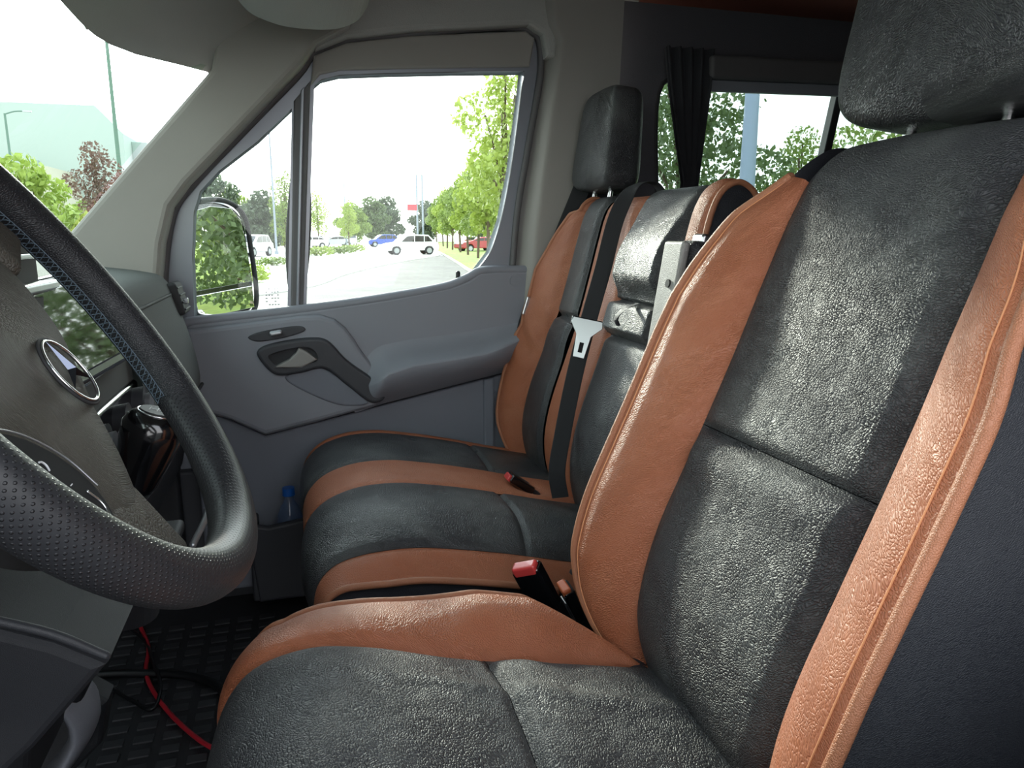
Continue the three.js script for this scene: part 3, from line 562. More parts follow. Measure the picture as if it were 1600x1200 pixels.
function headrestShape(depth, height, width) {
  return grid((u, v) => {                                    // superellipsoid, flatter in front
    const t = lerp(-Math.PI / 2, Math.PI / 2, v), p = lerp(-Math.PI, Math.PI, u), e = 0.34, e2 = 0.42, sg = (x, k) => Math.sign(x) * Math.pow(Math.abs(x), k);
    const ct = sg(Math.cos(t), e), x = ct * sg(Math.cos(p), e2), z = ct * sg(Math.sin(p), e2), y = sg(Math.sin(t), e);
    return [x * depth / 2 * (1 - 0.10 * y) - 0.010 * z * z, y * height / 2 * (1 - 0.04 * Math.abs(z)), z * width / 2 * (1 - 0.11 * y)];
  }, 90, 60);
}
function armrestShape() { return rbox(0.09, 0.37, 0.072, 0.022, [0.006, 0, 0], [0, 0, 0], 5); }
driverSeat();

function bench() {
  const seat = thing('passenger_bench', 'black and tan two person passenger bench seat', 'seat');
  const prof = profileOf([[0.57, 0.32], [0.540, 0.40], [0.533, 0.47], [0.541, 0.53], [0.557, 0.59], [0.585, 0.67], [0.615, 0.76], [0.642, 0.86], [0.662, 0.94], [0.680, 1.0], [0.700, 1.028], [0.727, 1.038], [0.757, 1.022], [0.775, 0.98]]);
  const z0 = -1.87, z1 = -1.12, top = 0.84, yAt = (s) => (s > top ? 1.05 : prof.at(s).y);
  const far = (y) => z0 + table([[0.3, 0.09], [0.38, 0.05], [0.48, 0.005], [0.6, 0], [0.85, 0.005], [0.95, 0.04], [1.0, 0.075], [1.05, 0.10]])(y);
  const farB = table([[0.3, -1.775], [0.45, -1.79], [0.6, -1.78], [0.75, -1.755], [1.05, -1.745]]);
  const passR = -1.625, midL = -1.43, midR = -1.205;
  const near = table([[0.3, -1.125], [0.6, -1.125], [1.05, -1.135]]);
  const sPass = prof.sOf(0.755), sMid = prof.sOf(0.748), sPad = prof.sOf(0.82);
  const seams = [passR, midL, midR];
  const h = (s, z, y) => {
    let k = 0;
    for (const b of seams) k -= 0.010 * gauss(z - b, 0.010);
    k -= 0.012 * gauss(z - farB(y), 0.014);
    if (z < farB(y)) { const t = (farB(y) - z) / Math.max(0.01, farB(y) - far(y)); k += 0.040 * Math.sin(Math.min(1, t) * 1.7) * table([[0.3, 0.3], [0.45, 1], [0.85, 1], [1.0, 0.2], [1.05, 0.0]])(y) + 0.004 * Math.sin((y * 0.9 + z * 0.8) * 75) * sstep(0.55, 0.65, y) * (1 - sstep(0.7, 0.78, y)); }
    if (z > midR) { const t = (z - midR) / (near(y) - midR); k += 0.008 * Math.sin(t * Math.PI * 0.8) - 0.006 * Math.pow(t, 4); }
    if (z > farB(y) && z < passR) k -= 0.014 * gauss((s - sPass) * prof.len, 0.008) - 0.006 * gauss((s - sPass) * prof.len + 0.05, 0.04);
    if (z > passR && z < midL) k -= 0.008;
    if (z > midL && z < midR) {
      const e = Math.min(z - midL, midR - z);
      if (s > sPad) k += 0.030 * sstep(0, 0.05, (s - sPad) * prof.len) * (1 - sstep(0.7, 0.85, s)) * sstep(0, 0.03, e);
      else if (s > sMid) k += 0.018 * sstep(0, 0.015, (s - sMid) * prof.len) * sstep(0, 0.012, (sPad - s) * prof.len) * sstep(0, 0.02, e) - 0.010 * gauss((sPad - s) * prof.len, 0.01);
      else k -= 0.012 * gauss((s - sMid) * prof.len, 0.010);
    }
    return k;
  };
  const P = (s, z) => { const c = prof.at(s), n = prof.nor(s), k = h(s, z, yAt(s)); return [c.x + n[0] * k, c.y + n[1] * k, z]; };
  const back = part('backrest', grid((u, v) => [lerp(0.66, 0.775, v), lerp(0.30, 0.985, v), lerp(-1.84, -1.14, u)], 8, 20), M.blackSide, seat, 'black rear shell of the bench backrest');
  const panel = (name, zl, zr, s0, s1, mat, label, nu = 40, nv = 110) => part(name, grid((u, v) => { const s = lerp(s0, s1, v), y = yAt(s), a = typeof zl === 'function' ? zl(y) : zl, b = typeof zr === 'function' ? zr(y) : zr; return P(s, lerp(a + 0.0005, b - 0.0005, u)); }, nu, nv), mat, back, label);
  panel('far_bolster', far, farB, 0, 1, M.orange, 'tan bolster beside the door');
  panel('passenger_upper_panel', farB, passR, sPass, 1, M.blackFine, 'black upper panel of the outer place');
  panel('passenger_lower_panel', farB, passR, 0, sPass, M.blackFine, 'black lower panel of the outer place');
  panel('middle_stripe', passR, midL, 0, 1, M.orange, 'tan stripe between the two places');
  panel('table_pad', midL, midR, sPad, 1, M.blackFine, 'padded black upper part of the middle backrest');
  panel('strap_pad', midL, midR, sMid, sPad, M.blackFine, 'small black pad with pull strap', 40, 30);
  panel('middle_lower_panel', midL, midR, 0, sMid, M.blackFine, 'black lower panel of the middle place');
  panel('near_edge', midR, near, 0, 1, M.orange, 'tan edge beside the driver seat', 16);
  const sr = prof.sOf(1.0) + 0.075, capSide = (edge, d) => grid((u, v) => {
    const f = P(v * sr, edge(yAt(v * sr))), y = Math.min(f[1], 0.985), b = v < 0.9 ? [lerp(0.69, 0.775, clamp((y - 0.3) / 0.68, 0, 1)), y] : P(lerp(1, sr, (v - 0.9) / 0.1), edge(1.05));
    return [lerp(f[0], b[0], u), lerp(f[1], b[1], u), f[2] + d * 0.010 * Math.sin(u * Math.PI) * (1 - v * v)];
  }, 12, 80);
  part('near_side', capSide(near, 1), M.blackSide, back, 'dark side of the backrest');
  part('far_side', capSide(far, -1), M.blackSide, back);
  for (const f of [far, near]) { const pts = []; for (let k = 0; k <= 60; k++) { const s = k / 60 * 0.97; pts.push(P(s, f(yAt(s)))); } part('piping', tube(pts, 0.0055, 180, 8), M.piping, back, 'tan piping'); }
  { // pull strap of the fold down table
    const zs = -1.30, q = (s, up, dz) => { const c = prof.at(s), n = prof.nor(s); return [c.x + n[0] * up, c.y + n[1] * up, zs + dz]; };
    const path = [q(sPad - 0.005, 0.014, 0.012), q(lerp(sPad, sMid, 0.25), 0.034, 0.008), q(lerp(sPad, sMid, 0.55), 0.036, -0.012), q(lerp(sPad, sMid, 0.7), 0.026, -0.018)];
    const c = new THREE.CatmullRomCurve3(path.map((p) => V(...p)));
    part('pull_strap', grid((u, v) => { const p = c.getPoint(v), a = u * Math.PI * 2; return [p.x + 0.002 * Math.cos(a), p.y + 0.002 * Math.cos(a), p.z + 0.010 * Math.sin(a)]; }, 16, 24), M.blackSide, back, 'black pull strap loop');
  }
  // cushion, one piece under both places
  const cp = profileOf([[0.02, 0.20], [-0.005, 0.28], [-0.020, 0.35], [-0.012, 0.40], [0.02, 0.438], [0.08, 0.462], [0.16, 0.466], [0.25, 0.452], [0.35, 0.430], [0.45, 0.404], [0.56, 0.378]]);
  const xs = (x) => { let a = 0.3, b = 1; for (let k = 0; k < 40; k++) { const m = (a + b) / 2; if (cp.at(m).x < x) a = m; else b = m; } return (a + b) / 2; };
  const b1 = -1.175, b2 = -1.415, b3 = -1.575, b4 = -1.805, sSeamM = xs(0.375), sSeamP = xs(0.40);
  const ch = (s, z) => {
    let k = -0.050 * Math.pow(clamp((z + 1.30) / 0.18, 0, 1), 2) * sstep(0.15, 0.45, s) - 0.02 * Math.pow(clamp((z + 1.30) / 0.18, 0, 1), 2);
    for (const b of [b1, b2, b3, b4]) k -= 0.006 * gauss(z - b, 0.008);
    if (z > b2 && z < b1) k += -0.008 * gauss((s - sSeamM) * cp.len, 0.006) + 0.006 * (1 - ((z - (b1 + b2) / 2) / 0.12) ** 2);
    if (z < b3 && z > b4) k += -0.008 * gauss((s - sSeamP) * cp.len, 0.006) + 0.006 * (1 - ((z - (b3 + b4) / 2) / 0.115) ** 2);
    if (z < b4) k -= 0.012 * ((b4 - z) / 0.06) ** 2;
    k -= 0.03 * gauss((s - xs(0.47)) * cp.len, 0.03) * gauss(z + 1.49, 0.03);
    return k;
  };
  const C = (s, z) => { const c = cp.at(s), n = cp.nor(s), k = ch(s, z); return [c.x + n[0] * k, c.y + n[1] * k, z]; };
  const cush = part('cushion', rbox(0.50, 0.16, 0.70, 0.02, [0.28, 0.28, -1.49]), M.blackSide, seat, 'black foam block of the bench cushion');
  const strip = (name, za, zb, s0, s1, mat, label, nu = 40, nv = 90) => part(name, grid((u, v) => C(lerp(s0, s1, v), lerp(za + 0.0005, zb - 0.0005, u)), nu, nv), mat, cush, label);
  strip('near_strip', b1, -1.115, 0, 1, M.orange, 'tan strip along the near edge', 20);
  strip('middle_front', b2, b1, 0, sSeamM, M.blackFine, 'black front panel of the middle place');
  strip('middle_rear', b2, b1, sSeamM, 1, M.blackFine, 'black rear panel of the middle place');
  strip('centre_strip', b3, b2, 0, 1, M.orange, 'tan strip between the places', 30);
  strip('outer_front', b4, b3, 0, sSeamP, M.blackFine, 'black front panel of the outer place');
  strip('outer_rear', b4, b3, sSeamP, 1, M.blackFine, 'black rear panel of the outer place');
  strip('far_strip', -1.865, b4, 0, 1, M.orange, 'tan strip along the far edge', 10);
  const pts = []; for (let k = 12; k <= 60; k++) { const s = k / 60; pts.push(C(s, -1.113)); }
  part('cushion_piping', tube(pts, 0.006, 160, 8), M.piping, cush, 'tan piping');
  for (const z of [-1.115, -1.865]) part('skirt', grid((u, v) => { const p = C(v, z); return [p[0], lerp(p[1], 0.16, u), p[2] + Math.sign(z + 1.5) * (-0.006 - 0.010 * u)]; }, 8, 60), M.blackSide, cush);
  part('seat_base', rbox(0.46, 0.22, 0.66, 0.02, [0.30, 0.112, -1.49]), M.dashDark, seat, 'dark bench base');
  // headrest of the outer place
  const hr = part('headrest', headrestShape(0.10, 0.245, 0.225), M.blackFine, seat, 'black headrest of the outer place');
  hr.position.set(0.752, 1.172, -1.745); hr.rotation.z = -0.10;
  for (const d of [-1, 1]) part('headrest_post', tube([[0.728, 1.02, -1.745 + d * 0.05], [0.742, 1.10, -1.745 + d * 0.05]], 0.006, 8, 12), M.chrome, seat, 'chrome headrest post');
  return P;
}
const benchAt = bench();

// ================================================================ belts, buckles
function strap(path, width, wide, thick = 0.0016, n = 90) {   // a flat band along a path; wide(t) gives its cross direction
  const c = new THREE.CatmullRomCurve3(path.map((p) => V(...p)), false, 'centripetal');
  return grid((u, v) => {
    const p = c.getPoint(v), t = c.getTangent(v), w = V(...wide(v)); w.addScaledVector(t, -w.dot(t)).normalize(); const n2 = t.clone().cross(w), a = u * Math.PI * 2;
    const x = Math.sign(Math.cos(a)) * Math.pow(Math.abs(Math.cos(a)), 0.2) * width / 2, y = Math.sin(a) * thick;
    return [p.x + w.x * x + n2.x * y, p.y + w.y * x + n2.y * y, p.z + w.z * x + n2.z * y];
  }, 24, n);
}
{
  const b = thing('seat_belt', 'black lap and shoulder belt down the middle of the bench', 'seat belt');
  const path = [[0.80, 0.97, -1.505], [0.755, 1.056, -1.50], [0.705, 1.052, -1.495], [0.666, 1.0, -1.49], [0.622, 0.87, -1.472], [0.585, 0.76, -1.458], [0.553, 0.66, -1.442], [0.52, 0.54, -1.42], [0.500, 0.455, -1.40], [0.505, 0.405, -1.39]];
  part('webbing', strap(path, 0.036, (t) => [0.85 * sstep(0.16, 0.35, t), 0, 1 - 0.5 * sstep(0.16, 0.35, t)]), M.belt, b);
  const t = new THREE.Group();
  const tongue = part('tongue', plate([[-0.033, 0.012], [-0.030, 0.024], [0.033, 0.024], [0.036, 0.010], [0.016, -0.012], [0.012, -0.060], [-0.012, -0.060], [-0.016, -0.012]], 0, 0.0035, 0.001, { holes: [[[-0.006, -0.026], [0.006, -0.026], [0.006, -0.050], [-0.006, -0.050]]] }), M.steel, b, 'silver belt tongue');
  const up = V(0.30, 1, -0.14).normalize(), ax = V(0.85, 0, 0.5).addScaledVector(up, -(V(0.85, 0, 0.5).dot(up))).normalize();
  tongue.quaternion.setFromRotationMatrix(new THREE.Matrix4().makeBasis(ax, up, ax.clone().cross(up)));
  tongue.position.set(0.578, 0.750, -1.452);
  const keep = part('tongue_cover', rbox(0.07, 0.020, 0.008, 0.004, [0, 0.016, -0.001]), M.gloss, tongue);
}
{
  const b = thing('seat_belt', 'dark shoulder belt hanging on the pillar beside the outer headrest', 'seat belt');
  part('webbing', strap([[0.775, 1.22, -1.86], [0.735, 1.10, -1.858], [0.665, 0.93, -1.862], [0.61, 0.80, -1.868], [0.577, 0.70, -1.882], [0.565, 0.55, -1.89]], 0.045, () => [1, -0.4, 0.35]), M.belt, b);
  part('tongue', rbox(0.012, 0.05, 0.006, 0.003, [0.572, 0.765, -1.855], [0, 0, -0.3]), M.steel, b, 'small silver tongue');
  part('guide', rbox(0.05, 0.03, 0.03, 0.01, [0.775, 1.23, -1.857]), M.trimDark, b);
}
function buckle(label, pos, dir, s = 1, button = M.red, spin = 0) {
  const b = thing('belt_buckle', label, 'buckle', null, pos);
  const up = V(...dir).normalize(), z = V(0, 0, 1).addScaledVector(up, -up.z).normalize();
  b.quaternion.setFromRotationMatrix(new THREE.Matrix4().makeBasis(up.clone().cross(z), up, z)); b.rotateY(spin); b.scale.setScalar(s);
  part('body', rbox(0.022, 0.075, 0.040, 0.005, [0, -0.034, 0]), M.gloss, b, 'black buckle body');
  part('button', rbox(0.017, 0.016, 0.035, 0.004, [-0.003, 0.002, 0]), button, b, 'red release button');
  part('stalk', rbox(0.010, 0.08, 0.022, 0.003, [0, -0.10, 0]), M.rubber, b);
  return b;
}
buckle('red and black buckle sunk in the tan bench strip', [0.425, 0.425, -1.495], [-0.75, 0.55, 0], 0.85);
buckle('red and black buckle between driver seat and bench, leaning forward', [0.312, 0.447, -1.005], [-0.45, 0.9, 0.05], 1.15, M.red, 0.95);
{
  const b = buckle('black buckle with silver tongue half hidden behind the driver backrest', [0.388, 0.388, -1.035], [-0.35, 0.9, 0.15], 0.9, std(0xc8643c, 0.4));
  part('tongue', rbox(0.004, 0.05, 0.024, 0.002, [-0.012, -0.03, 0.016], [0, 0, 0.1]), M.steel, b, 'silver belt tongue');
}

// ================================================================ bottle, cables, floor mat
{
  const b = thing('water_bottle', 'clear water bottle with blue cap in the door pocket', 'bottle', null, [-0.056, 0.072, -1.872]);
  const lathe = (pts, n = 36) => new THREE.LatheGeometry(pts.map(([r, y]) => new THREE.Vector2(r, y)), n);
  part('body', lathe([[0.0, 0.0], [0.03, 0.0], [0.0325, 0.006], [0.0325, 0.06], [0.031, 0.064], [0.0325, 0.068], [0.0325, 0.155], [0.030, 0.175], [0.022, 0.196], [0.0125, 0.212], [0.0115, 0.226]]), M.bottle, b, 'clear bottle body');
  part('water', lathe([[0.0, 0.003], [0.030, 0.004], [0.031, 0.12], [0.0, 0.121]]), M.water, b, 'clear water');
  part('label_band', lathe([[0.0329, 0.075], [0.0329, 0.130]]), std(0x2c4f8a, 0.5), b, 'blue paper label');
  part('cap', merged(new THREE.CylinderGeometry(0.0150, 0.0155, 0.020, 30).translate(0, 0.236, 0), new THREE.TorusGeometry(0.0150, 0.0012, 6, 30).rotateX(Math.PI / 2).translate(0, 0.227, 0)), M.cap, b, 'blue screw cap');
}
{
  const m = thing('floor_mat', 'black rubber floor mat with a grid of raised blocks', 'mat');
  part('sheet', rbox(0.86, 0.008, 0.86, 0.003, [-0.42, 0.004, -1.42]), M.mat, m);
  const block = rbox(0.036, 0.005, 0.022, 0.002);
  for (let i = 0; i < 15; i++) for (let j = 0; j < 18; j++) {
    const x = -0.80 + i * 0.052, z = -1.80 + j * 0.042;
    if (x < -0.60 || x > -0.12 || z > -1.18) continue;
    const b = part('tread_block', block, M.matBlock, m); b.position.set(x, 0.0095, z);
  }
}
{
  const c1 = thing('cable', 'thin red cable trailing over the floor mat', 'cable');
  part('wire', tube([[-0.52, 0.16, -1.90], [-0.446, 0.05, -1.865], [-0.408, 0.02, -1.792], [-0.38, 0.018, -1.711], [-0.366, 0.018, -1.602], [-0.319, 0.018, -1.484], [-0.23, 0.02, -1.338], [-0.16, 0.02, -1.26]], 0.0045, 120, 8), M.redWire, c1);
  const c2 = thing('cable', 'thin black cable looping beside the red cable', 'cable');
  part('wire', tube([[-0.53, 0.14, -1.88], [-0.459, 0.04, -1.822], [-0.395, 0.018, -1.744], [-0.355, 0.03, -1.624], [-0.321, 0.03, -1.507], [-0.33, 0.018, -1.463], [-0.384, 0.018, -1.514], [-0.461, 0.018, -1.593], [-0.60, 0.018, -1.64]], 0.0038, 140, 8), M.blackWire, c2);
  const c3 = thing('cable', 'thick black cable lying across the mat', 'cable');
  part('wire', tube([[-0.70, 0.02, -1.62], [-0.505, 0.022, -1.622], [-0.376, 0.022, -1.597], [-0.268, 0.022, -1.554], [-0.219, 0.022, -1.512], [-0.193, 0.02, -1.463], [-0.18, 0.02, -1.38]], 0.0085, 100, 8), M.blackWire, c3);
}

// ================================================================ outside: door mirror
{
  const m = thing('door_mirror', 'black door mirror with two glasses outside the small window', 'mirror', null, [-0.20, 0.875, -2.17]);
  // the glass looks back along the van and towards the driver
  m.rotation.y = 0.92;
  const sx = 1.5, wid = (pts) => pts.map(([x, y]) => [x * sx, y]);
  const housing = [[-0.085, 0.14], [-0.03, 0.168], [0.03, 0.165], [0.068, 0.13], [0.082, 0.03], [0.088, -0.11], [0.078, -0.145], [0.04, -0.158], [-0.06, -0.155], [-0.092, -0.13], [-0.095, 0.0]];
  part('housing', plate(wid(housing), -0.09, 0.0, 0.03, { smooth: true }), M.gloss, m, 'black mirror housing');
  part('rim', tube(wid(housing).map(([x, y]) => [x * 0.96, y * 0.97, 0.001]), 0.007, 120, 8, true), M.rubber, m);
  part('main_glass', plate(wid([[-0.072, 0.13], [-0.02, 0.148], [0.03, 0.145], [0.055, 0.115], [0.067, 0.02], [0.071, -0.058], [-0.076, -0.072]]), 0.0, 0.004, 0.001), M.mirror, m, 'large mirror glass');
  part('wide_glass', plate(wid([[-0.076, -0.084], [0.071, -0.070], [0.074, -0.132], [-0.066, -0.143]]), 0.0, 0.005, 0.001), M.mirror, m, 'small wide angle mirror glass');
  part('arm', tube([[-0.05, -0.12, -0.04], [-0.12, -0.14, 0.02], [-0.16, -0.14, 0.16]], 0.018, 20, 10), M.gloss, m, 'black mounting arm');
}
// ================================================================ outside: ground
const G = -0.75;
{
  const paverMap = tex(1024, (u, v) => {
    const nx = 40, ny = 80, row = Math.floor(v * ny), x = u * nx + (row % 2) * 0.5, fx = x - Math.floor(x), fy = v * ny - row, joint = Math.min(fx * 2, (1 - fx) * 2, fy, 1 - fy) < 0.07 ? 0.82 : 1;
    const t = (0.38 + 0.07 * (hash(Math.floor(x) % nx, row, 3) - 0.5) + 0.10 * (fbm(u * 8, v * 8, 8, 201, 4) - 0.5)) * joint; return [t, t * 0.985, t * 0.95];
  }, 8, true);
  const roadMap = tex(512, (u, v) => { const t = 0.80 + 0.08 * (fbm(u * 12, v * 12, 12, 211, 5) - 0.5); return [t, t * 0.99, t * 0.965]; }, 14, true);
  const grassMap = tex(512, (u, v) => { const t = fbm(u * 40, v * 40, 40, 221, 4), d = fbm(u * 5, v * 5, 5, 231, 3); return [0.30 + 0.25 * t + 0.10 * d, 0.42 + 0.25 * t, 0.16 + 0.12 * t]; }, 6, true);
  const g = struct('ground', 'pale concrete of the wide car park', 'ground');
  part('concrete', plate([[-260, -60], [260, -60], [260, 300], [-260, 300]], -0.12, 0, 0).rotateX(-Math.PI / 2).translate(0, G, 0), std(0xffffff, 0.9, { map: roadMap }), g);
  const p = struct('paving', 'grey block paving beside the van', 'paving');
  part('pavers', plate([[-26, -20], [20, -20], [20, 27], [11.2, 44], [12, 60], [10.9, 59], [4.6, 41.6], [1.9, 32.2], [0.1, 24.3], [-2.5, 20], [-6, 17.5], [-26, 15]], -0.02, 0.02, 0).rotateX(-Math.PI / 2).translate(0, G, 0), std(0xffffff, 0.85, { map: paverMap }), p);
  part('edge_kerb', tube([[-6, G + 0.02, -17.5], [-2.5, G + 0.02, -20], [0.1, G + 0.02, -24.3], [1.9, G + 0.02, -32.2], [4.6, G + 0.02, -41.6], [10.9, G + 0.02, -59]], 0.06, 60, 6), std(0xc9c7c0, 0.9), p);
  const l = struct('lawn', 'green grass verge under the row of young trees', 'grass');
  part('turf', plate([[20, 20], [6.9, 25.5], [7.6, 33], [8.7, 40.4], [11.9, 62.5], [26, 170], [34, 170], [24, 75], [17, 45], [15, 30], [26, 22]], 0, 0.10, 0).rotateX(-Math.PI / 2).translate(0, G, 0), std(0xffffff, 0.95, { map: grassMap }), l);
  part('rear_turf', plate([[4.5, 3.5], [120, 3.5], [120, 17], [4.5, 15]], 0, 0.10, 0).rotateX(-Math.PI / 2).translate(0, G, 0), std(0xffffff, 0.95, { map: grassMap }), l);
  part('kerb', tube([[6.8, G + 0.07, -25.6], [7.5, G + 0.07, -33], [8.6, G + 0.07, -40.4], [11.8, G + 0.07, -62.5], [26, G + 0.07, -170]], 0.09, 60, 6), std(0xbdbbb4, 0.9), l);
  part('island', plate([[-20, 26], [-2.6, 27], [-1.2, 30], [-3, 33], [-30, 34]], 0, 0.10, 0).rotateX(-Math.PI / 2).translate(0, G, 0), std(0xffffff, 0.95, { map: grassMap }), l);
}
// ---------------------------------------------------------------- trees: branching trunk, crown of separate leaves
const leafMat = (c) => phys(c, 0.7, { transmission: 0.35, thickness: 0 });
const LEAF = { bright: leafMat(0xa3b458), mid: leafMat(0x889c50), dark: leafMat(0x687c4c), deep: leafMat(0x5b6a50), russet: leafMat(0x7d6258) };
const bark = std(0x6a5c4e, 0.95), barkPale = std(0x9b8f80, 0.95);
function crown(n, size, blobs) {                              // leaves: small folded quads scattered through the blobs
  const pos = new Float32Array(n * 12), idx = new Uint32Array(n * 6), tot = blobs.reduce((s, b) => s + b[3] * b[4] * b[3], 0), q = new THREE.Quaternion(), e = new THREE.Euler(), a = V();
  for (let i = 0; i < n; i++) {
    let k = rnd() * tot, b = blobs[0]; for (const c of blobs) { k -= c[3] * c[4] * c[3]; if (k <= 0) { b = c; break; } }
    let x, y, z, d; do { x = rnd() * 2 - 1; y = rnd() * 2 - 1; z = rnd() * 2 - 1; d = x * x + y * y + z * z; } while (d > 1 || (d < 0.25 && rnd() < 0.6));
    const c = [b[0] + x * b[3], b[1] + y * b[4], b[2] + z * b[3]], s = size * (0.6 + 0.8 * rnd());
    q.setFromEuler(e.set(rnd() * 6.3, rnd() * 6.3, rnd() * 6.3));
    [[-0.5, 0, 0], [0, 0.32, 0.06], [0.5, 0, 0], [0, -0.32, 0.06]].forEach((p, j) => { a.set(...p).multiplyScalar(s).applyQuaternion(q); pos.set([a.x + c[0], a.y + c[1], a.z + c[2]], i * 12 + j * 3); });
    idx.set([0, 1, 2, 0, 2, 3].map((j) => j + i * 4), i * 6);
  }
  const g = new THREE.BufferGeometry(); g.setAttribute('position', new THREE.BufferAttribute(pos, 3)); g.setIndex(new THREE.BufferAttribute(idx, 1)); g.computeVertexNormals(); return g;
}
function trunkOf(h, r, blobs) {
  const gs = [tube([[0, -0.05, 0], [0.03 * h * (rnd() - 0.5), h * 0.35, 0], [0.05 * h * (rnd() - 0.5), h * 0.75, 0.02]], r, 12, 8)];
  for (const b of blobs) gs.push(tube([[0, h * 0.3, 0], [b[0] * 0.5, lerp(h * 0.3, b[1], 0.6), b[2] * 0.5], [b[0], b[1], b[2]]], r * 0.4, 8, 5));
  return merged(gs);
}
function treeKind(h, spread, base, n, leaf, nb = 7) {
  const blobs = []; for (let k = 0; k < nb; k++) { const t = (k + 0.5) / nb, w = Math.sin(Math.PI * (0.18 + 0.78 * t)), an = k * 2.4; blobs.push([Math.cos(an) * spread * 0.45 * w, lerp(base, h, t), Math.sin(an) * spread * 0.45 * w, spread * (0.35 + 0.35 * w), (h - base) / nb * 1.3]); }
  return { crown: crown(n, leaf, blobs), trunk: trunkOf(h, h * 0.012 + 0.02, blobs) };
}
const ORD = ['first', 'second', 'third', 'fourth', 'fifth', 'sixth', 'seventh', 'eighth', 'ninth', 'tenth', 'eleventh'];
const KIND = [treeKind(6.2, 1.5, 2.0, 3200, 0.24), treeKind(7.5, 1.9, 2.2, 3600, 0.22), treeKind(4.6, 2.2, 0.6, 4200, 0.30), treeKind(11, 3.4, 2.4, 7500, 0.36, 9), treeKind(6.4, 2.3, 1.6, 7000, 0.15, 9), treeKind(6.0, 1.5, 1.2, 5000, 0.13, 9), treeKind(3.6, 1.7, 0.75, 6000, 0.12, 8)];
function tree(name, label, k, x, z, s, mat, group, turn = 0, wood = bark) {
  const t = thing(name, label, 'tree', group, [x, G, z]); t.rotation.y = turn; t.scale.setScalar(s);
  part('crown', KIND[k].crown, mat, t); part('trunk', KIND[k].trunk, wood, t); return t;
}
// row of young trees along the verge, nearest first
[[8.6, -31, 1, 1.16, 'bright'], [10.6, -42, 0, 1.06, 'bright'], [11.9, -50, 0, 1.0, 'mid'], [13.0, -58, 0, 0.98, 'bright'], [14.1, -66, 0, 1.0, 'mid'], [15.6, -77, 0, 1.0, 'mid'], [17.0, -87, 0, 1.05, 'bright'], [19, -100, 0, 1.05, 'mid'], [21, -116, 0, 1.1, 'mid']]
  .forEach(([x, z, k, s, m], i) => tree('street_tree', i === 0 ? 'tall bright green tree nearest the passenger window edge' : i === 1 ? 'young verge tree second from the window edge' : `slim young verge tree, ${ORD[i]} in the receding row from the window edge`, k, x, z, s, LEAF[m], i > 1 ? 'young trees along the verge' : undefined, i * 1.7));
tree('street_tree', 'large leafy tree behind the row at the right of the passenger window', 3, 16.5, -47, 1.05, LEAF.mid, undefined, 0.4);
// trees across the far end of the car park
[[-8, -104, 2, 1.5, 'mid'], [-1.6, -104, 2, 1.15, 'bright'], [2.6, -96, 1, 0.86, 'bright'], [6.4, -98, 1, 0.74, 'bright'], [9.0, -126, 2, 1.35, 'mid'], [13.5, -142, 2, 1.7, 'dark'], [18, -160, 2, 1.9, 'deep'], [27, -160, 2, 1.75, 'deep'], [34, -140, 2, 1.6, 'dark'], [1.0, -124, 1, 1.1, 'dark'], [42, -152, 2, 1.8, 'mid']]
  .sort((a, b) => a[0] / -a[1] - b[0] / -b[1]).forEach(([x, z, k, s, m], i) => tree('park_tree', `hazy distant tree at the car park end, ${ORD[i]} from the left`, k, x, z, s, LEAF[m], 'distant trees at the end of the car park', i * 2.1));
// darker trees seen through the small window
[[-7.0, -71, 2, 1.42, 'deep'], [-3.4, -80, 2, 1.2, 'deep'], [-12.8, -83, 2, 1.6, 'dark'], [-0.9, -73, 1, 0.92, 'mid']]
  .forEach(([x, z, k, s, m], i) => tree('park_tree', ['broad dark tree above the door mirror', 'broad dark tree between mirror and divider bar', 'dark tree farthest left in the small window', 'thin green tree beside the divider bar'][i], k, x, z, s, LEAF[m], undefined, i));
tree('green_bush_tree', 'round bright green tree seen over the steering wheel', 2, -7.9, -26, 0.80, LEAF.bright, undefined, 0.5);
tree('russet_tree', 'thin reddish brown tree beside the windscreen pillar', 1, -6.9, -31, 0.62, LEAF.russet, undefined, 0.2);
tree('green_bush_tree', 'small dull green tree low beside the windscreen pillar', 2, -9.6, -40, 0.66, LEAF.mid, undefined, 1.5);
// trees beyond the rear window; they also show in the door mirror
[[8.0, -14.6, 4, 0.86, 'dark', 'leafy tree left of the pale lamp post'], [11.6, -15.5, 5, 0.66, 'mid', 'pointed green tree right of the pale lamp post'], [12.6, -12.2, 4, 1.0, 'mid', 'tree with branches hanging into the top of the rear window'], [18.5, -14.5, 4, 0.9, 'dark', 'tree behind the driver headrest'], [10.6, -4.7, 6, 1.0, 'dark', 'low dark tree reflected in the door mirror'], [15.5, -5.6, 6, 1.2, 'mid', 'green tree with pale stem reflected in the door mirror'], [23, -6.6, 6, 1.5, 'dark', 'large low tree along the verge far behind the van'], [36, -11, 3, 0.85, 'mid', 'tree along the verge farthest behind the van']]
  .forEach(([x, z, k, s, m, lab], i) => tree('verge_tree', lab, k, x, z, s, LEAF[m], undefined, i * 1.3 + 0.3, i === 5 ? barkPale : bark));
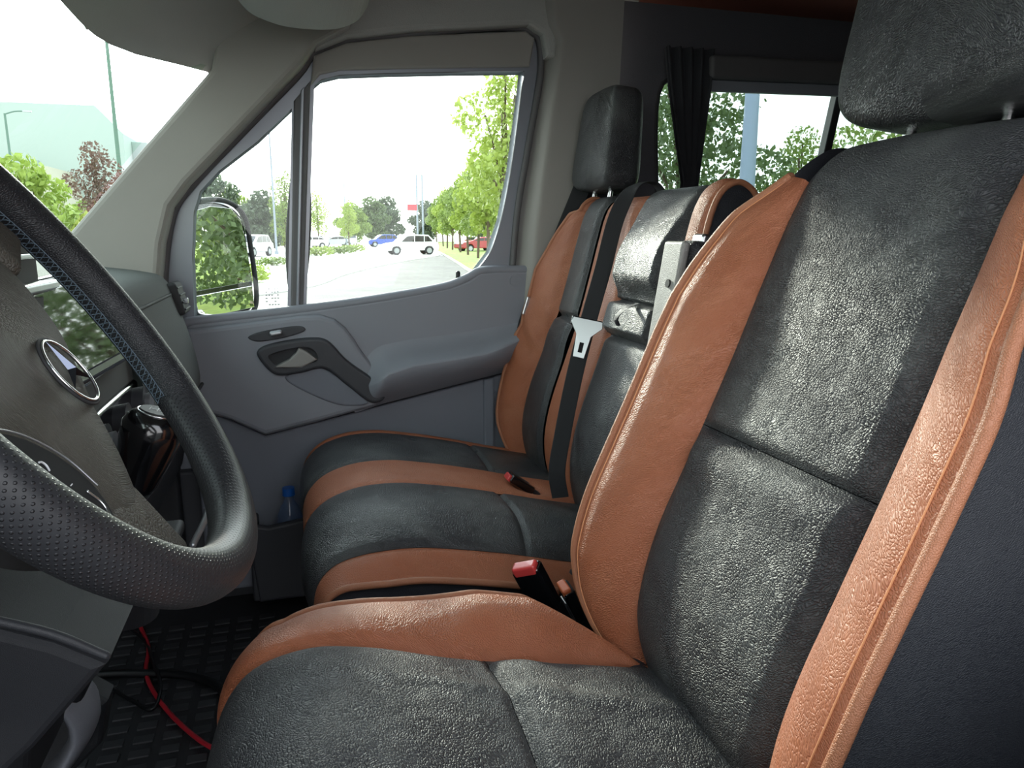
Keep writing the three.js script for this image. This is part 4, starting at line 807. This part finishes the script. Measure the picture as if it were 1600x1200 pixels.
// shrubs
function shrub(label, x, z, s, mat, group) { const t = thing('shrub', label, 'shrub', group, [x, G, z]); t.scale.set(s, s * 0.55, s); part('leaves', SHRUB, mat, t); part('stems', SHRUBSTEM, bark, t); return t; }
const SHRUB = crown(900, 0.20, [[-0.6, 0.5, 0, 0.7, 0.5], [0.5, 0.6, 0.2, 0.7, 0.55], [0, 0.5, -0.4, 0.7, 0.5]]), SHRUBSTEM = tube([[0, 0, 0], [0.1, 0.4, 0], [0.3, 0.7, 0.1]], 0.03, 8, 6);
[[-9.9, -22, 1.1], [-5.2, -28, 1.2], [-2.2, -28.5, 1.1], [-1.4, -43.5, 0.8], [1.4, -62, 1.3], [3.6, -68, 1.2], [5.2, -76, 1.2]].forEach(([x, z, s], i) => shrub(`low green shrub at the car park edge, ${ORD[i]} from the left`, x, z, s, i % 2 ? LEAF.mid : LEAF.bright, 'low shrubs'));

// ---------------------------------------------------------------- parked cars
function car(label, paint, x, z, turn, suv = true, group) {
  const c = thing('car', label, 'car', group, [x, G, z]); c.rotation.y = turn;
  const hgt = suv ? 1.68 : 1.45, L = 2.3;
  const side = [[-L, 0.45], [-L + 0.02, 0.78], [-L + 0.15, 0.93], [-1.25, 1.06], [-0.55, hgt - 0.08], [-0.2, hgt], [1.35, hgt - 0.03], [1.95, 1.12], [L - 0.06, 1.0], [L, 0.6], [L - 0.05, 0.38], [-L + 0.1, 0.34]];
  const wells = [-1.42, 1.42].map((wx) => { const a = []; for (let k = 0; k <= 10; k++) { const t = Math.PI * k / 10; a.push([wx + 0.39 * Math.cos(t), 0.36 + 0.39 * Math.sin(t)]); } return a; });
  const body = [...side.slice(0, -1), ...[[L - 0.1, 0.34]], ...wells[1], ...wells[0], [-L + 0.1, 0.34]];
  part('body', plate(body, -0.9, 0.9, 0.06), phys(paint, 0.3, { clearcoat: 1, clearcoatRoughness: 0.1 }), c);
  for (const d of [-1, 1]) {
    const z0 = d > 0 ? 0.88 : -0.91, win = (pts) => part('side_window', plate(pts, z0, z0 + 0.03, 0.004), M.gloss, c);
    win([[-1.0, 1.08], [-0.5, hgt - 0.16], [0.1, hgt - 0.10], [0.1, 1.08]]); win([[0.17, 1.08], [0.17, hgt - 0.10], [0.95, hgt - 0.12], [0.95, 1.08]]); win([[1.02, 1.08], [1.02, hgt - 0.13], [1.35, hgt - 0.15], [1.72, 1.10]]);
  }
  part('windscreen', rbox(0.04, 0.68, 1.5, 0.01, [-0.94, (1.06 + hgt - 0.08) / 2, 0], [0, 0, -0.86]), M.gloss, c);
  part('rear_window', rbox(0.04, 0.5, 1.4, 0.01, [1.70, 1.34, 0], [0, 0, 0.86]), M.gloss, c);
  for (const wx of [-1.42, 1.42]) for (const d of [-1, 1]) {
    const w = part('wheel', new THREE.CylinderGeometry(0.35, 0.35, 0.22, 28).rotateX(Math.PI / 2).translate(wx, 0.35, d * 0.80), M.rubber, c);
    part('hubcap', new THREE.CylinderGeometry(0.22, 0.23, 0.02, 20).rotateX(Math.PI / 2).translate(wx, 0.35, d * 0.92), M.silver, w);
  }
  for (const d of [-1, 1]) { part('headlamp', rbox(0.12, 0.12, 0.34, 0.03, [-L + 0.06, 0.80, d * 0.68]), M.silver, c); part('tail_lamp', rbox(0.10, 0.2, 0.26, 0.03, [L - 0.05, 0.88, d * 0.72]), M.red, c); }
  return c;
}
car('white sport utility car crossing the car park', 0xf2f2f2, 9.3, -64, 0.12);
car('red car parked beyond the row of young trees', 0xb02a2a, 17.2, -72, 0.3, false);
car('white van parked under the dark trees by the mirror', 0xe6e8ea, -3.5, -62, 1.2);
car('silver car at the far end, left of the white car', 0xb8bcc0, 5.0, -104, 0.2, false);
car('white car parked far off beside the divider bar', 0xeeeeee, 1.2, -92, 0.5, false);
car('blue car far off behind the white car', 0x2b4fae, 11.5, -104, 0.1);
car('pale car far off at the end of the lane', 0xd8d8d4, 7.8, -115, 1.5, false);
// ---------------------------------------------------------------- lamp posts, sign, building, fence
function post(label, x, z, h, r, mat, arm = 1.2) {
  const p = thing('lamp_post', label, 'lamp post', null, [x, G, z]);
  part('pole', new THREE.CylinderGeometry(r * 0.6, r, h, 16).translate(0, h / 2, 0), mat, p); part('base', new THREE.CylinderGeometry(r * 1.5, r * 1.7, 0.25, 16).translate(0, 0.125, 0), mat, p);
  part('arm', tube([[0, h - 0.05, 0], [arm * 0.5, h + 0.15, 0], [arm, h + 0.2, 0]], r * 0.4, 10, 8), mat, p); part('lantern', rbox(0.55, 0.09, 0.22, 0.03, [arm + 0.2, h + 0.18, 0]), M.silver, p); return p;
}
const greenPost = std(0x5c7468, 0.6), greyPost = std(0x8d95a0, 0.6), bluePost = std(0x9dabc4, 0.5);
post('tall thin green lamp post seen through the windscreen', -8.7, -44, 15, 0.12, greenPost);
post('short lamp post at the left edge of the windscreen', -19.2, -62, 10.0, 0.12, greenPost);
post('far lamp post seen through the small window', -1.75, -68, 11.5, 0.10, greyPost);
post('thick pale blue lamp post beyond the rear window', 8.1, -12.4, 7, 0.17, bluePost);
post('lamp post among the distant trees', 6.2, -100, 9, 0.10, greyPost);
{
  const s = thing('pylon_sign', 'hazy pylon with a red sign above the distant trees', 'sign', null, [21.5, G, -135]);
  part('mast', merged(rbox(0.3, 12.5, 0.3, 0.05, [-0.5, 6.25, 0]), rbox(0.3, 12.5, 0.3, 0.05, [0.5, 6.25, 0])), greyPost, s);
  part('sign_box', rbox(1.7, 1.1, 0.5, 0.1, [-1.4, 6.4, 0]), std(0xe04a55, 0.5), s, 'red sign box');
  part('top_board', rbox(2.2, 1.0, 0.5, 0.1, [0, 12.5, 0]), M.white, s);
}
{
  const b = thing('building', 'large pale industrial hall beyond the windscreen', 'building');
  const wall = std(0xa9b3ae, 0.9), roof = std(0x99a5a0, 0.8);
  part('hall', plate([[-90, 0], [-17.5, 0], [-17.5, 12.4], [-20, 15.2], [-90, 15.0]], -118, -92, 0.05).translate(0, G, 0), wall, b, 'tall pale hall');
  part('annex', plate([[-17.5, 0], [-14.5, 0], [-14.5, 11.2], [-16, 12.0], [-17.5, 12.0]], -114, -96, 0.05).translate(0, G, 0), roof, b, 'lower pale annex');
  part('lean_to', plate([[-60, 0], [-20, 0], [-23, 8.2], [-60, 8.2]], -92, -84, 0.05).translate(0, G, 0), std(0xb3ad9c, 0.9), b, 'cream lean-to in front');
  for (let k = 0; k < 5; k++) part('cladding_rib', rbox(0.25, 9.4, 0.2, 0.03, [-26 - k * 9, 4.7 + G, -91.9]), roof, b);
  part('door_opening', rbox(2.4, 5.0, 0.2, 0.05, [-16, 3.5 + G, -95.9]), M.white, b);
}
{
  const f = thing('rail_fence', 'low wooden rail fence along the verge behind the van', 'fence', null, [26, G, -18.5]);
  for (let k = 0; k < 9; k++) part('fence_post', rbox(0.12, 1.1, 0.12, 0.02, [-8 + k * 2.4, 0.55, 0]), bark, f);
  for (const y of [0.45, 0.9]) part('rail', rbox(20, 0.10, 0.06, 0.02, [1.6, y, 0.08]), bark, f);
}

renderer.render(scene, camera);
